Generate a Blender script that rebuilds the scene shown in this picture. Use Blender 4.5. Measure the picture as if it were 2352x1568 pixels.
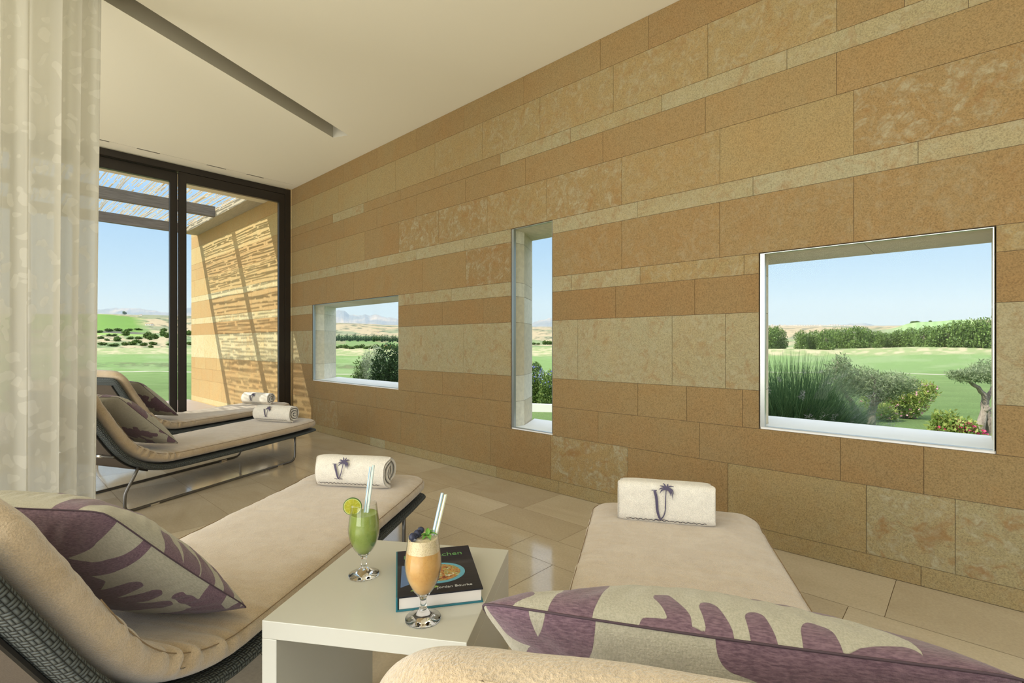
import bpy, bmesh, math, random
import numpy as np
from mathutils import Vector, Matrix, noise as mnoise
random.seed(7); rng = np.random.default_rng(7)
PI = math.pi
for o in list(bpy.data.objects): bpy.data.objects.remove(o)
scene = bpy.context.scene
COL = scene.collection

# ------------------------------------------------------------------ camera
AZ = math.radians(47.24)          # heading, clockwise from +Y
cam_d = bpy.data.cameras.new('camera'); cam = bpy.data.objects.new('camera', cam_d); COL.objects.link(cam)
cam.location = (0, 0, 1.1)
cam.rotation_euler = (PI/2, 0, -AZ)
cam_d.sensor_width = 36.0; cam_d.sensor_fit = 'HORIZONTAL'
cam_d.lens = 36.0*1140.0/2352.0
cam_d.shift_y = 6.0/2352.0
cam_d.clip_start = 0.02; cam_d.clip_end = 40000
scene.camera = cam
SA, CA = math.sin(AZ), math.cos(AZ)

# ------------------------------------------------------------------ world, sun, fill lamps
world = bpy.data.worlds.new('sky'); scene.world = world; world.use_nodes = True
wn = world.node_tree; wn.nodes.clear()
w_out = wn.nodes.new('ShaderNodeOutputWorld'); w_bg = wn.nodes.new('ShaderNodeBackground')
w_tc = wn.nodes.new('ShaderNodeTexCoord'); w_sep = wn.nodes.new('ShaderNodeSeparateXYZ')
w_rmp = wn.nodes.new('ShaderNodeValToRGB')
wn.links.new(w_tc.outputs['Generated'], w_sep.inputs[0]); wn.links.new(w_sep.outputs['Z'], w_rmp.inputs[0])
wn.links.new(w_rmp.outputs[0], w_bg.inputs[0]); wn.links.new(w_bg.outputs[0], w_out.inputs[0])
cr = w_rmp.color_ramp
cr.elements[0].position = 0.0; cr.elements[0].color = (0.30, 0.36, 0.20, 1)
cr.elements[1].position = 1.0; cr.elements[1].color = (1.5, 1.6, 1.8, 1)
for p, c in ((0.001, (0.68, 0.84, 0.97, 1)), (0.10, (0.55, 0.77, 0.97, 1)), (0.24, (0.40, 0.66, 0.97, 1)), (0.40, (1.2, 1.35, 1.6, 1))):
    e = cr.elements.new(p); e.color = c
w_bg.inputs[1].default_value = 1.0

SUN_DIR = Vector((0.95, -0.53, -1.0)).normalized()
sd = bpy.data.lights.new('sun', 'SUN'); sd.energy = 5.6; sd.angle = math.radians(0.4); sd.color = (1.0, 0.93, 0.80)
so = bpy.data.objects.new('sun', sd); COL.objects.link(so)
so.rotation_euler = SUN_DIR.to_track_quat('-Z', 'Y').to_euler()

def area(name, loc, direction, sx, sy, power, color=(1, 1, 1)):
    d = bpy.data.lights.new(name, 'AREA'); d.shape = 'RECTANGLE'; d.size = sx; d.size_y = sy; d.energy = power; d.color = color
    o = bpy.data.objects.new(name, d); COL.objects.link(o); o.location = loc
    o.rotation_euler = Vector(direction).to_track_quat('-Z', 'Y').to_euler()
    return o
# added fill lamps, left of and behind the camera, to brighten the room
area('window_daylight_left', (-3.9, 2.0, 1.5), (1, 0.0, 0.42), 7.5, 2.8, 350, (1.0, 0.96, 0.88))
area('window_daylight_back', (-0.6, -3.4, 1.5), (0.15, 1, 0.28), 6.0, 2.8, 60, (1.0, 0.96, 0.88))

vs = scene.view_settings
vs.view_transform = 'Standard'; vs.look = 'None'; vs.gamma = 1.0; vs.use_curve_mapping = False; vs.exposure = 0.0

# ------------------------------------------------------------------ helpers
def tag(o, label=None, cat=None, group=None, kind=None):
    if label: o['label'] = label
    if cat: o['category'] = cat
    if group: o['group'] = group
    if kind: o['kind'] = kind
    return o
def empty(name, loc=(0, 0, 0), rz=0.0, rot=None):
    o = bpy.data.objects.new(name, None); COL.objects.link(o); o.location = loc
    o.rotation_euler = rot if rot else (0, 0, rz); o.empty_display_size = 0.1
    return o
def link_mesh(name, me, mat, parent=None, smooth=False):
    o = bpy.data.objects.new(name, me); COL.objects.link(o)
    if mat: me.materials.append(mat)
    if parent: o.parent = parent
    if smooth:
        me.polygons.foreach_set('use_smooth', [True]*len(me.polygons))
    return o
class MB:
    def __init__(s): s.v = []; s.f = []; s.c = []     # c: per face colour (optional)
    def add(s, vs_, fs, col=None):
        b = len(s.v); s.v += [tuple(p) for p in vs_]
        for f in fs: s.f.append(tuple(i+b for i in f)); s.c.append(col)
        return s
    def box(s, x0, x1, y0, y1, z0, z1, col=None):
        v = [(x, y, z) for z in (z0, z1) for y in (y0, y1) for x in (x0, x1)]
        return s.add(v, [(0,2,3,1),(4,5,7,6),(0,1,5,4),(2,6,7,3),(0,4,6,2),(1,3,7,5)], col)
    def prism(s, poly, z0, z1, col=None):
        n = len(poly); v = [(x, y, z0) for x, y in poly]+[(x, y, z1) for x, y in poly]
        f = [tuple(range(n-1, -1, -1)), tuple(range(n, 2*n))]+[(i, (i+1) % n, n+(i+1) % n, n+i) for i in range(n)]
        return s.add(v, f, col)
    def tube(s, pts, r, seg=10, closed=False, caps=True, col=None):
        P = [Vector(p) for p in pts]; n = len(P); rr = r if hasattr(r, '__len__') else [r]*n
        up = None; vs_ = []; 
        for i in range(n):
            a = P[i-1] if (i > 0 or closed) else P[i]; b = P[(i+1) % n] if (i < n-1 or closed) else P[i]
            t = (b-a); t = t.normalized() if t.length > 1e-9 else Vector((0, 0, 1))
            if up is None:
                up = Vector((0, 0, 1)) if abs(t.z) < .9 else Vector((1, 0, 0))
            up = (up-t*up.dot(t))
            up = up.normalized() if up.length > 1e-6 else t.orthogonal().normalized()
            w = t.cross(up)
            for k in range(seg):
                q = 2*PI*k/seg
                vs_.append(P[i]+(up*math.cos(q)+w*math.sin(q))*rr[i])
        f = []
        for i in range(n if closed else n-1):
            j = (i+1) % n
            for k in range(seg):
                k2 = (k+1) % seg; f.append((i*seg+k, i*seg+k2, j*seg+k2, j*seg+k))
        if caps and not closed:
            f.append(tuple(range(seg-1, -1, -1))); f.append(tuple((n-1)*seg+k for k in range(seg)))
        return s.add(vs_, f, col)
    def lathe(s, prof, seg=40, c=(0, 0, 0), col=None):
        n = len(prof); vs_ = []
        for r, z in prof:
            for k in range(seg):
                q = 2*PI*k/seg; vs_.append((c[0]+r*math.cos(q), c[1]+r*math.sin(q), c[2]+z))
        f = [(i*seg+k, i*seg+(k+1) % seg, (i+1)*seg+(k+1) % seg, (i+1)*seg+k) for i in range(n-1) for k in range(seg)]
        return s.add(vs_, f, col)
    def mesh(s, name):
        me = bpy.data.meshes.new(name); me.from_pydata(s.v, [], s.f)
        if any(c is not None for c in s.c):
            at = me.color_attributes.new('tone', 'FLOAT_COLOR', 'CORNER'); arr = []
            for f, c in zip(s.f, s.c): arr += list(c or (.5, .5, .5, 1))*len(f)
            at.data.foreach_set('color', arr)
        me.update(); return me
    def build(s, name, mat, parent=None, smooth=False, bevel=0, angle=None):
        me = s.mesh(name)
        if bevel:
            bm = bmesh.new(); bm.from_mesh(me); bmesh.ops.remove_doubles(bm, verts=bm.verts, dist=1e-5)
            bmesh.ops.bevel(bm, geom=[e for e in bm.edges if len(e.link_faces) == 2 and e.calc_face_angle(0) > .6], offset=bevel, segments=2, affect='EDGES', profile=.6)
            bm.to_mesh(me); bm.free()
        o = link_mesh(name, me, mat, parent, smooth)
        if angle is not None:
            try: me.shade_smooth() 
            except Exception: pass
            me.set_sharp_from_angle(angle=math.radians(angle))
        return o
def np_mesh(name, V, Fq, mat, parent=None, smooth=True, attrs=None, uv=None, cattr=None):
    me = bpy.data.meshes.new(name)
    V = np.asarray(V, dtype=np.float32); Fq = np.asarray(Fq, dtype=np.int32)
    k = Fq.shape[1]
    me.vertices.add(len(V)); me.vertices.foreach_set('co', V.ravel())
    me.loops.add(Fq.size); me.loops.foreach_set('vertex_index', Fq.ravel())
    me.polygons.add(len(Fq)); me.polygons.foreach_set('loop_start', np.arange(0, Fq.size, k, dtype=np.int32))
    me.polygons.foreach_set('loop_total', np.full(len(Fq), k, dtype=np.int32))
    me.update(calc_edges=True)
    if uv is not None:
        l = me.uv_layers.new(name='UVMap'); l.data.foreach_set('uv', np.asarray(uv, dtype=np.float32)[Fq.ravel()].ravel())
    for nme, a in (attrs or {}).items():
        at = me.attributes.new(nme, 'FLOAT', 'POINT'); at.data.foreach_set('value', np.asarray(a, dtype=np.float32))
    if cattr is not None:
        at = me.color_attributes.new('tone', 'FLOAT_COLOR', 'POINT'); at.data.foreach_set('color', np.asarray(cattr, dtype=np.float32).ravel())
    me.validate()
    return link_mesh(name, me, mat, parent, smooth)
def grid_faces(nu, nv, closed_v=False):
    i = np.arange(nu-1)[:, None]; j = np.arange(nv if closed_v else nv-1)[None, :]
    j2 = (j+1) % nv
    return np.stack([i*nv+j, i*nv+j2+0*i, (i+1)*nv+j2, (i+1)*nv+j], -1).reshape(-1, 4)
def catmull(pts, n):
    P = np.array(pts, float); P = np.vstack([2*P[0]-P[1], P, 2*P[-1]-P[-2]]); m = len(P)-3; out = []
    for t in np.linspace(0, m, n):
        i = min(int(t), m-1); f = t-i; a, b, c, d = P[i:i+4]
        out.append(.5*((2*b)+(-a+c)*f+(2*a-5*b+4*c-d)*f*f+(-a+3*b-3*c+d)*f**3))
    return np.array(out)
def dup(root, loc=None, rot=None, scale=None):
    r = root.copy(); COL.objects.link(r)
    if loc is not None: r.location = loc
    if rot is not None: r.rotation_euler = rot
    if scale is not None: r.scale = scale
    for ch in list(root.children):
        c = ch.copy(); COL.objects.link(c); c.parent = r
        for g in list(ch.children):
            d = g.copy(); COL.objects.link(d); d.parent = c
    return r

# ------------------------------------------------------------------ materials
class NM:
    """small node builder"""
    def __init__(s, name, **kw):
        s.m = bpy.data.materials.new(name); s.m.use_nodes = True; s.t = s.m.node_tree; s.n = s.t.nodes
        s.b = s.n['Principled BSDF']; s.out = s.n['Material Output']
        for k, v in kw.items(): s.set(k, v)
    def set(s, k, v):
        k = {'color': 'Base Color', 'rough': 'Roughness', 'metal': 'Metallic', 'spec': 'Specular IOR Level', 'sheen': 'Sheen Weight',
             'sheenr': 'Sheen Roughness', 'sheent': 'Sheen Tint', 'coat': 'Coat Weight', 'coatr': 'Coat Roughness', 'sss': 'Subsurface Weight', 'ior': 'IOR', 'trans': 'Transmission Weight', 'alpha': 'Alpha'}.get(k, k)
        i = s.b.inputs[k]
        if hasattr(v, 'is_output') or isinstance(v, bpy.types.NodeSocket): s.t.links.new(v, i)
        else: i.default_value = (tuple(v)+(1,))[:4] if isinstance(v, (tuple, list)) else v
    def node(s, typ, ins=None, **props):
        n = s.n.new(typ)
        for k, v in props.items(): setattr(n, k, v)
        for k, v in (ins or {}).items():
            if isinstance(v, bpy.types.NodeSocket): s.t.links.new(v, n.inputs[k])
            else:
                try: n.inputs[k].default_value = v
                except Exception: n.inputs[k].default_value = tuple(v)+(1,)
        return n
    def math(s, op, a, b=0.0, c=None, clamp=False):
        n = s.n.new('ShaderNodeMath'); n.operation = op; n.use_clamp = clamp
        for i, v in enumerate([a, b] + ([c] if c is not None else [])):
            if isinstance(v, bpy.types.NodeSocket): s.t.links.new(v, n.inputs[i])
            else: n.inputs[i].default_value = v
        return n.outputs[0]
    def obj(s): return s.node('ShaderNodeTexCoord').outputs['Object']
    def uv(s): return s.node('ShaderNodeTexCoord').outputs['UV']
    def attr(s, name, out='Color'): return s.node('ShaderNodeAttribute', attribute_name=name).outputs[out]
    def noise(s, scale, detail=3, rough=.5, vec=None, dist=0.0, out=0):
        ins = {'Scale': scale, 'Detail': detail, 'Roughness': rough, 'Distortion': dist}
        if vec is not None: ins['Vector'] = vec
        return s.node('ShaderNodeTexNoise', ins).outputs[out]
    def mapping(s, vec, scale=(1, 1, 1), loc=(0, 0, 0), rot=(0, 0, 0)):
        return s.node('ShaderNodeMapping', {'Vector': vec, 'Scale': scale, 'Location': loc, 'Rotation': rot}).outputs[0]
    def ramp(s, fac, stops):
        n = s.n.new('ShaderNodeValToRGB'); s.t.links.new(fac, n.inputs[0]); e = n.color_ramp.elements
        while len(e) > 1: e.remove(e[-1])
        for i, (p, c) in enumerate(stops):
            if i == 0: e[0].position = p; el = e[0]
            else: el = e.new(p)
            el.color = (tuple(c)+(1,))[:4] if isinstance(c, (tuple, list)) else (c, c, c, 1)
        return n.outputs[0]
    def mix(s, fac, a, b, typ='MIX'):
        n = s.n.new('ShaderNodeMix'); n.data_type = 'RGBA'; n.blend_type = typ
        for k, v in ((0, fac), (6, a), (7, b)):
            if isinstance(v, bpy.types.NodeSocket): s.t.links.new(v, n.inputs[k])
            else: n.inputs[k].default_value = (tuple(v)+(1,))[:4] if isinstance(v, (tuple, list)) else v
        return n.outputs[2]
    def bump(s, h, strength=.3, dist=.01):
        n = s.node('ShaderNodeBump', {'Strength': strength, 'Distance': dist, 'Height': h}); s.t.links.new(n.outputs[0], s.b.inputs['Normal'])

def simple(name, color, rough=.5, **kw):
    return NM(name, color=color, rough=rough, **kw).m

def stone_mat(name, gain=1.0):
    a = NM(name, rough=.85, spec=.25)
    P = a.obj(); t = a.node('ShaderNodeSeparateColor', {0: a.attr('tone')})
    tone, mot, rnd = t.outputs[0], t.outputs[1], t.outputs[2]
    off = a.node('ShaderNodeCombineXYZ', {0: a.math('MULTIPLY', rnd, 37.0), 1: a.math('MULTIPLY', rnd, 53.0), 2: a.math('MULTIPLY', rnd, 71.0)}).outputs[0]
    Q = a.node('ShaderNodeVectorMath', {0: P, 1: off}, operation='ADD').outputs[0]
    base = a.ramp(tone, [(0.0, (.235, .142, .066)), (.25, (.27, .178, .088)), (.5, (.30, .218, .112)), (.75, (.315, .26, .155)), (1.0, (.34, .30, .205))])
    cloud = a.noise(3.2, 4, .6, Q, .6)
    base = a.mix(a.math('MULTIPLY', a.ramp(cloud, [(.35, 0.), (.7, 1.)]), .35), base, a.mix(1.0, base, (1.1, .84, .62), 'MULTIPLY'))
    grain = a.noise(170, 3, .7, P)
    g1 = a.ramp(grain, [(.3, .62), (.5, 1.0), (.72, 1.28)])
    base = a.mix(1.0, base, g1, 'MULTIPLY')
    # crusty mottling on rough blocks
    m1 = a.noise(9, 8, .68, Q, 1.4); m2 = a.noise(28, 6, .7, Q, .6)
    crust = a.ramp(m1, [(.47, 0.), (.60, 1.)])
    base = a.mix(a.math('MULTIPLY', crust, a.math('MULTIPLY', mot, .8)), base, a.mix(a.ramp(m2, [(.4, 0.), (.6, 1.)]), (.41, .37, .275), (.25, .175, .095)))
    rust = a.ramp(a.noise(6, 7, .65, Q, 2.0), [(.53, 0.), (.66, 1.)])
    base = a.mix(a.math('MULTIPLY', rust, a.math('MULTIPLY', mot, .65)), base, (.26, .13, .05))
    pit = a.ramp(m2, [(.33, 1.), (.42, 0.)])
    base = a.mix(a.math('MULTIPLY', pit, a.math('MULTIPLY', mot, .55)), base, (.26, .17, .09))
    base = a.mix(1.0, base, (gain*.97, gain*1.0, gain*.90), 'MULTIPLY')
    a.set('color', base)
    h = a.math('ADD', grain, a.math('MULTIPLY', a.math('MULTIPLY', m2, mot), 2.5))
    a.bump(h, .45, .004)
    return a.m
def floor_mat():
    a = NM('polished_limestone', spec=.5)
    P = a.obj(); t = a.node('ShaderNodeSeparateColor', {0: a.attr('tone')}); tone, rnd = t.outputs[0], t.outputs[2]
    off = a.node('ShaderNodeCombineXYZ', {0: a.math('MULTIPLY', rnd, 31.0), 1: a.math('MULTIPLY', rnd, 47.0), 2: 0.0}).outputs[0]
    Q = a.node('ShaderNodeVectorMath', {0: P, 1: off}, operation='ADD').outputs[0]
    base = a.ramp(tone, [(0., (.49, .415, .305)), (.5, (.58, .505, .385)), (1., (.68, .61, .48))])
    st = a.noise(3.0, 6, .6, a.mapping(Q, (1.0, .35, 1), (0, 0, 0), (0, 0, .5)), 1.2)
    base = a.mix(a.ramp(st, [(.3, 0.), (.7, .55)]), base, a.mix(1.0, base, (.74, .68, .60), 'MULTIPLY'))
    base = a.mix(1.0, base, a.ramp(a.noise(90, 3, .6, P), [(.3, .92), (.7, 1.06)]), 'MULTIPLY')
    a.set('color', base)
    a.set('rough', a.ramp(a.noise(7, 3, .5, P), [(.3, .07), (.7, .14)]))
    return a.m
def fabric(name, color, color2=None, scale=450, bump=.35, sheen=.3, rough=.95, cloud=6):
    a = NM(name, rough=rough, spec=.1, sheen=sheen, sheenr=.5)
    P = a.obj(); w = a.noise(scale, 2, .6, P); c = a.noise(cloud, 4, .6, P, .5)
    base = a.mix(a.ramp(c, [(.35, 0.), (.65, 1.)]), color, color2 or tuple(x*.85 for x in color))
    base = a.mix(1.0, base, a.ramp(w, [(.3, .78), (.7, 1.15)]), 'MULTIPLY')
    a.set('color', base); a.bump(w, bump, .003)
    return a
M = {}
M['stone'] = stone_mat('stone_cladding'); M['stone_out'] = stone_mat('sun_bleached_stone', 1.75);  M['floor'] = floor_mat()  # stone_out: copy of the cladding with stronger outdoor light put into its colour
M['grout'] = simple('dark_joint', (.20, .145, .085), .95)
M['ceiling'] = NM('ceiling_plaster', color=(.86, .84, .72), rough=.9, spec=.2).m
M['slot'] = simple('vent_dark', (.10, .09, .07), .8)
M['frame'] = simple('dark_bronze_frame', (.022, .017, .013), .38, spec=.4)
M['frame_joint'] = simple('frame_gasket', (.006, .005, .005), .6)
M['alu'] = simple('silver_trim', (.42, .44, .42), .3, metal=.9)
_a = NM('smooth_reveal_stone', rough=.8, spec=.2); _t = _a.node('ShaderNodeSeparateColor', {0: _a.attr('tone')}).outputs[2]
_b = _a.ramp(_t, [(0., (.66, .56, .39)), (1., (.82, .76, .62))]); _a.set('color', _a.mix(1.0, _b, _a.ramp(_a.noise(25, 5, .7, _a.obj()), [(.3, .85), (.7, 1.08)]), 'MULTIPLY')); M['reveal'] = _a.m
M['recess'] = simple('grey_recess_paint', (.52, .50, .42), .9)  # shade inside the ceiling recess, put into the colour as a darker grey
_a = NM('sill_marble', rough=.55); _a.set('color', _a.ramp(_a.noise(7, 6, .6, _a.obj(), 1.0), [(.3, (.90, .89, .85)), (.7, (.95, .94, .91))])); M['sill'] = _a.m

def thin_glass(name, f0=.02, tint=(1, 1, 1), p=5.0, top=.9):
    """clear sheet: see-through with a mirror sheen that grows towards grazing angles"""
    m = bpy.data.materials.new(name); m.use_nodes = True; n = m.node_tree.nodes; l = m.node_tree.links; n.clear()
    o = n.new('ShaderNodeOutputMaterial'); mx = n.new('ShaderNodeMixShader'); tr = n.new('ShaderNodeBsdfTransparent'); gl = n.new('ShaderNodeBsdfGlossy'); fr = n.new('ShaderNodeLayerWeight')
    fr.inputs['Blend'].default_value = .5; a = n.new('ShaderNodeMath'); a.operation = 'POWER'; a.inputs[1].default_value = p; b = n.new('ShaderNodeMath'); b.operation = 'MULTIPLY_ADD'; b.inputs[1].default_value = top; b.inputs[2].default_value = f0
    l.new(fr.outputs['Facing'], a.inputs[0]); l.new(a.outputs[0], b.inputs[0])
    gl.inputs['Roughness'].default_value = .0; tr.inputs[0].default_value = tuple(tint)+(1,)
    l.new(b.outputs[0], mx.inputs[0]); l.new(tr.outputs[0], mx.inputs[1]); l.new(gl.outputs[0], mx.inputs[2]); l.new(mx.outputs[0], o.inputs[0])
    return m
M['pane'] = thin_glass('window_glass', .003, (.975, .99, .985), 5.0, .4)
M['bowl'] = thin_glass('drinking_glass_bowl', .03, (.985, .99, .985), 3.0, .75)
_a = NM('clear_glass', color=(1, 1, 1), rough=0.0, ior=1.48, trans=1.0); M['glass'] = _a.m

def terry(name, c1, c2, sheen=.5, ridge=False):
    a = NM(name, rough=1.0, spec=.05, sheen=sheen, sheenr=.45)
    P = a.obj(); w = a.noise(330, 3, .65, P); c = a.noise(9, 5, .65, P, 1.0); c2_ = a.noise(45, 3, .6, P)
    base = a.mix(a.ramp(c, [(.35, 0.), (.65, 1.)]), c1, c2)
    base = a.mix(1.0, base, a.ramp(w, [(.32, .80), (.68, 1.14)]), 'MULTIPLY')
    base = a.mix(1.0, base, a.ramp(c2_, [(.3, .96), (.7, 1.04)]), 'MULTIPLY')
    a.set('color', base)
    a.bump(a.math('ADD', w, a.math('MULTIPLY', c2_, .7)), .7, .004)
    return a.m
M['mattress'] = terry('sand_terry_cover', (.595, .475, .33), (.52, .395, .25), .9)
M['piping'] = simple('cover_seam', (.26, .18, .10), .9)
M['towel'] = terry('white_towel', (.86, .82, .73), (.82, .77, .68), .4)
M['stitch'] = simple('dark_stitching', (.05, .045, .055), .9)
M['emblem'] = simple('violet_thread', (.085, .072, .13), .8)
M['tube'] = simple('graphite_tube', (.16, .15, .135), .35, metal=.7)
M['chrome'] = simple('bright_clamp', (.75, .74, .72), .2, metal=1.0)
_a = NM('rear_panel_cloth', rough=.8, spec=.2); _a.set('color', _a.ramp(_a.noise(300, 2, .5, _a.obj()), [(.3, (.085, .068, .052)), (.7, (.11, .088, .068))])); M['panel'] = _a.m
M['dark'] = simple('black_trim', (.008, .007, .006), .6)
M['white'] = NM('white_lacquer', color=(.56, .56, .51), rough=.12, spec=.5).m

def weave_mat():
    a = NM('woven_cord', rough=.6, spec=.35)
    uv = a.node('ShaderNodeSeparateXYZ', {0: a.uv()}); p = .0155
    u = a.math('DIVIDE', uv.outputs[0], p); v = a.math('DIVIDE', uv.outputs[1], p)
    u = a.math('ADD', u, a.math('MULTIPLY', v, .0))
    fu, fv = a.math('FLOOR', u), a.math('FLOOR', v)
    ch = a.math('FLOORED_MODULO', a.math('ADD', fu, fv), 2.0)
    cu = a.math('POWER', a.math('ABSOLUTE', a.math('SINE', a.math('MULTIPLY', u, 2*PI))), .55)
    cv = a.math('POWER', a.math('ABSOLUTE', a.math('SINE', a.math('MULTIPLY', v, 2*PI))), .55)
    eu = a.math('POWER', a.math('ABSOLUTE', a.math('SINE', a.math('MULTIPLY', u, PI))), .4)
    ev = a.math('POWER', a.math('ABSOLUTE', a.math('SINE', a.math('MULTIPLY', v, PI))), .4)
    hA = a.math('MULTIPLY', cv, eu); hB = a.math('MULTIPLY', cu, ev)
    h = a.math('ADD', a.math('MULTIPLY', hA, ch), a.math('MULTIPLY', hB, a.math('SUBTRACT', 1.0, ch)))
    a.set('color', a.ramp(h, [(.1, (.006, .007, .007)), (.5, (.055, .065, .064)), (1.0, (.125, .142, .138))]))
    a.bump(h, 1.0, .004)
    return a.m
M['weave'] = weave_mat()

def print_mat():
    a = NM('printed_linen', rough=.9, spec=.15, sheen=.25)
    P = a.obj(); f = a.attr('motif', 'Fac'); w1 = a.node('ShaderNodeTexWave', {'Vector': P, 'Scale': 120.0, 'Distortion': 3.0, 'Detail': 2.0, 'Detail Scale': 3.0}, wave_type='BANDS', bands_direction='X').outputs['Fac']
    n1 = a.noise(420, 2, .6, a.mapping(P, (1, .25, 1))); n2 = a.noise(420, 2, .6, a.mapping(P, (.25, 1, 1)))
    mask = a.ramp(f, [(.495, 0.), (.505, 1.)]); edge = a.ramp(f, [(.475, 0.), (.5, 1.), (.53, 0.)])
    ground = a.mix(a.ramp(n1, [(.35, 0.), (.65, 1.)]), (.40, .385, .31), (.50, .48, .40))
    purple = a.mix(a.ramp(n2, [(.35, 0.), (.65, 1.)]), (.135, .082, .115), (.24, .155, .20))
    base = a.mix(mask, ground, purple); base = a.mix(a.math('MULTIPLY', edge, .35), base, (.10, .06, .08))
    a.set('color', base); a.bump(a.math('ADD', n1, n2), .4, .002)
    return a.m
M['print'] = print_mat()

def leaf_mat(name, c1, c2, rough=.5, transl=.35):
    m = bpy.data.materials.new(name); m.use_nodes = True; n = m.node_tree.nodes; l = m.node_tree.links
    b = n['Principled BSDF']; o = n['Material Output']; at = n.new('ShaderNodeAttribute'); at.attribute_name = 'rnd'
    r = n.new('ShaderNodeValToRGB'); l.new(at.outputs['Fac'], r.inputs[0]); r.color_ramp.elements[0].color = tuple(c1)+(1,); r.color_ramp.elements[1].color = tuple(c2)+(1,)
    l.new(r.outputs[0], b.inputs['Base Color']); b.inputs['Roughness'].default_value = rough; b.inputs['Specular IOR Level'].default_value = .3
    t = n.new('ShaderNodeBsdfTranslucent'); l.new(r.outputs[0], t.inputs[0]); mx = n.new('ShaderNodeMixShader'); mx.inputs[0].default_value = transl
    l.new(b.outputs[0], mx.inputs[1]); l.new(t.outputs[0], mx.inputs[2]); l.new(mx.outputs[0], o.inputs[0])
    return m

# ================================================================== STRUCTURE
XW, YG, ZC = 2.92, 6.78, 3.20
XO = 3.38                                   # outer face of the stone wall
COURSES = [0.0, .09, .42, .635, .845, 1.275, 1.487, 1.60, 1.92, 2.025, 2.343, 2.555, 2.66, 2.98, 3.20]
JOINTS = {
 0: [5.441,4.806,4.518,4.160,3.593,2.876,2.236,1.3,0.167],
 1: [6.151,5.514,4.868,4.228,3.593,2.948,2.306,1.661,1.020,0.371],
 2: [6.097,4.685,3.987,3.274,1.890,1.185,0.477],
 3: [3.574,3.037,1.588,1.261],
 4: [3.994,3.280,2.061,1.354],
 5: [3.574,3.032,1.752,1.212],
 6: [3.990,3.445,2.114,1.572],
 7: [6.435,5.793,5.150,4.518,3.869,3.250,1.706,1.066,0.421],
 8: [6.564,5.380,4.676,3.973,3.268,1.591,0.885,0.177],
 9: [6.187,5.545,4.913,4.266,3.628,2.984,2.345,1.706,1.065,0.421],
 10: [5.370,4.668,3.966,3.259,2.558,1.852,1.149,0.493],
 11: [6.352,5.634,4.940,4.238,3.531,2.831,2.123,1.422,0.716,0.008],
 12: [6.139,5.503,4.862,4.322,3.682,3.044,2.411,1.770,1.134,0.492,0.226],
 13: [5.380,4.668,3.973,3.274,2.575,1.872,1.515,.8,.1]}
WINS = [(4.273, 6.175, .635, 1.60, .265), (2.289, 2.714, .42, 2.025, .17), (-.078, .855, .635, 1.60, .10)]
def style(c, y):
    """tone, mottling of a stone block by course and position"""
    r = random.random()
    tone, mot = .22+.12*r, .06
    if c == 0: tone, mot = .62+.2*(r-.5), .25
    if c == 0 and 4.5 < y < 4.81: tone, mot = .95, .5
    if c == 1 and 5.5 < y < 6.16: tone, mot = .35, .45
    if c == 1 and 1.66 < y < 2.31: tone, mot = .5, 1.0
    if c == 1 and .37 < y < 1.03: tone, mot = .50, .12
    if c == 1 and y < .371: tone, mot = .75, 1.0
    if c == 2: tone = .22+.1*r
    if c == 4: tone, mot = .82+.12*r, .62
    if c == 5: tone, mot = .14+.08*r, .03
    if c == 6: tone, mot = .75+.2*r, .65
    if c == 6 and y < 1.6: tone, mot = .5, .6
    if c == 7 and 3.2 < y < 3.87-.6: tone, mot = .3, .8
    if c == 7 and 3.24 < y < 3.3: tone, mot = .2, .75
    if c == 7 and 2.6 < y < 3.24: tone, mot = .25, .8
    if c == 7 and y < 2.3: tone, mot = .28, .28
    if c == 8: tone, mot = .80+.2*r, .6
    if c == 9 and y > 4.9: tone = .42
    if c == 9 and 2.98 < y < 4.26: tone, mot = .38, .85
    if c == 9 and 2.34 < y < 2.98: tone, mot = .45, .6
    if c == 9 and 1.7 < y < 2.34: tone, mot = .40, .8
    if c == 9 and 1.06 < y < 1.7: tone, mot = .45, .35
    if c == 9 and .42 < y < 1.06: tone, mot = .52, .06
    if c == 9 and y < .42: tone, mot = .32, .85
    if c == 10: tone = .26+.1*r
    if c == 11: tone, mot = (.3, .1) if y > 2.85 else (.7+.15*r, .6)
    if c == 11 and 4.94 < y < 5.63: tone, mot = .8, .6
    if c == 12: tone, mot = (.55, .1) if y > 3.68 else (.52, .6)
    if c == 12 and 3.04 < y < 3.68: tone, mot = .52, .3
    if c == 12 and .226 < y < .49: tone, mot = .3, .1
    if c == 13: tone, mot = .24+.1*r, .05
    return (tone, mot, r, 1)

def wall_intervals(c, y0, y1, wins):
    z0, z1 = COURSES[c], COURSES[c+1]; out = [(y0, y1)]
    for a, b, wz0, wz1, _ in wins:
        if wz0 < (z0+z1)/2 < wz1:
            nx = []
            for p, q in out:
                if b <= p or a >= q: nx.append((p, q)); continue
                if p < a: nx.append((p, a))
                if b < q: nx.append((b, q))
            out = nx
    return out
def face_quad(mb, x, y0, y1, z0, z1, col, sign=-1, g=.0014, depth=.003):
    """a stone face with a tiny arris, standing proud of the joint plane"""
    xi = x-sign*depth
    v = [(x, y0+g, z0+g), (x, y1-g, z0+g), (x, y1-g, z1-g), (x, y0+g, z1-g),
         (xi, y0+g*.4, z0+g*.4), (xi, y1-g*.4, z0+g*.4), (xi, y1-g*.4, z1-g*.4), (xi, y0+g*.4, z1-g*.4)]
    f = [(0, 3, 2, 1), (0, 1, 5, 4), (1, 2, 6, 5), (2, 3, 7, 6), (3, 0, 4, 7)]
    if sign > 0: f = [tuple(reversed(q)) for q in f]
    mb.add(v, f, col)
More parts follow.
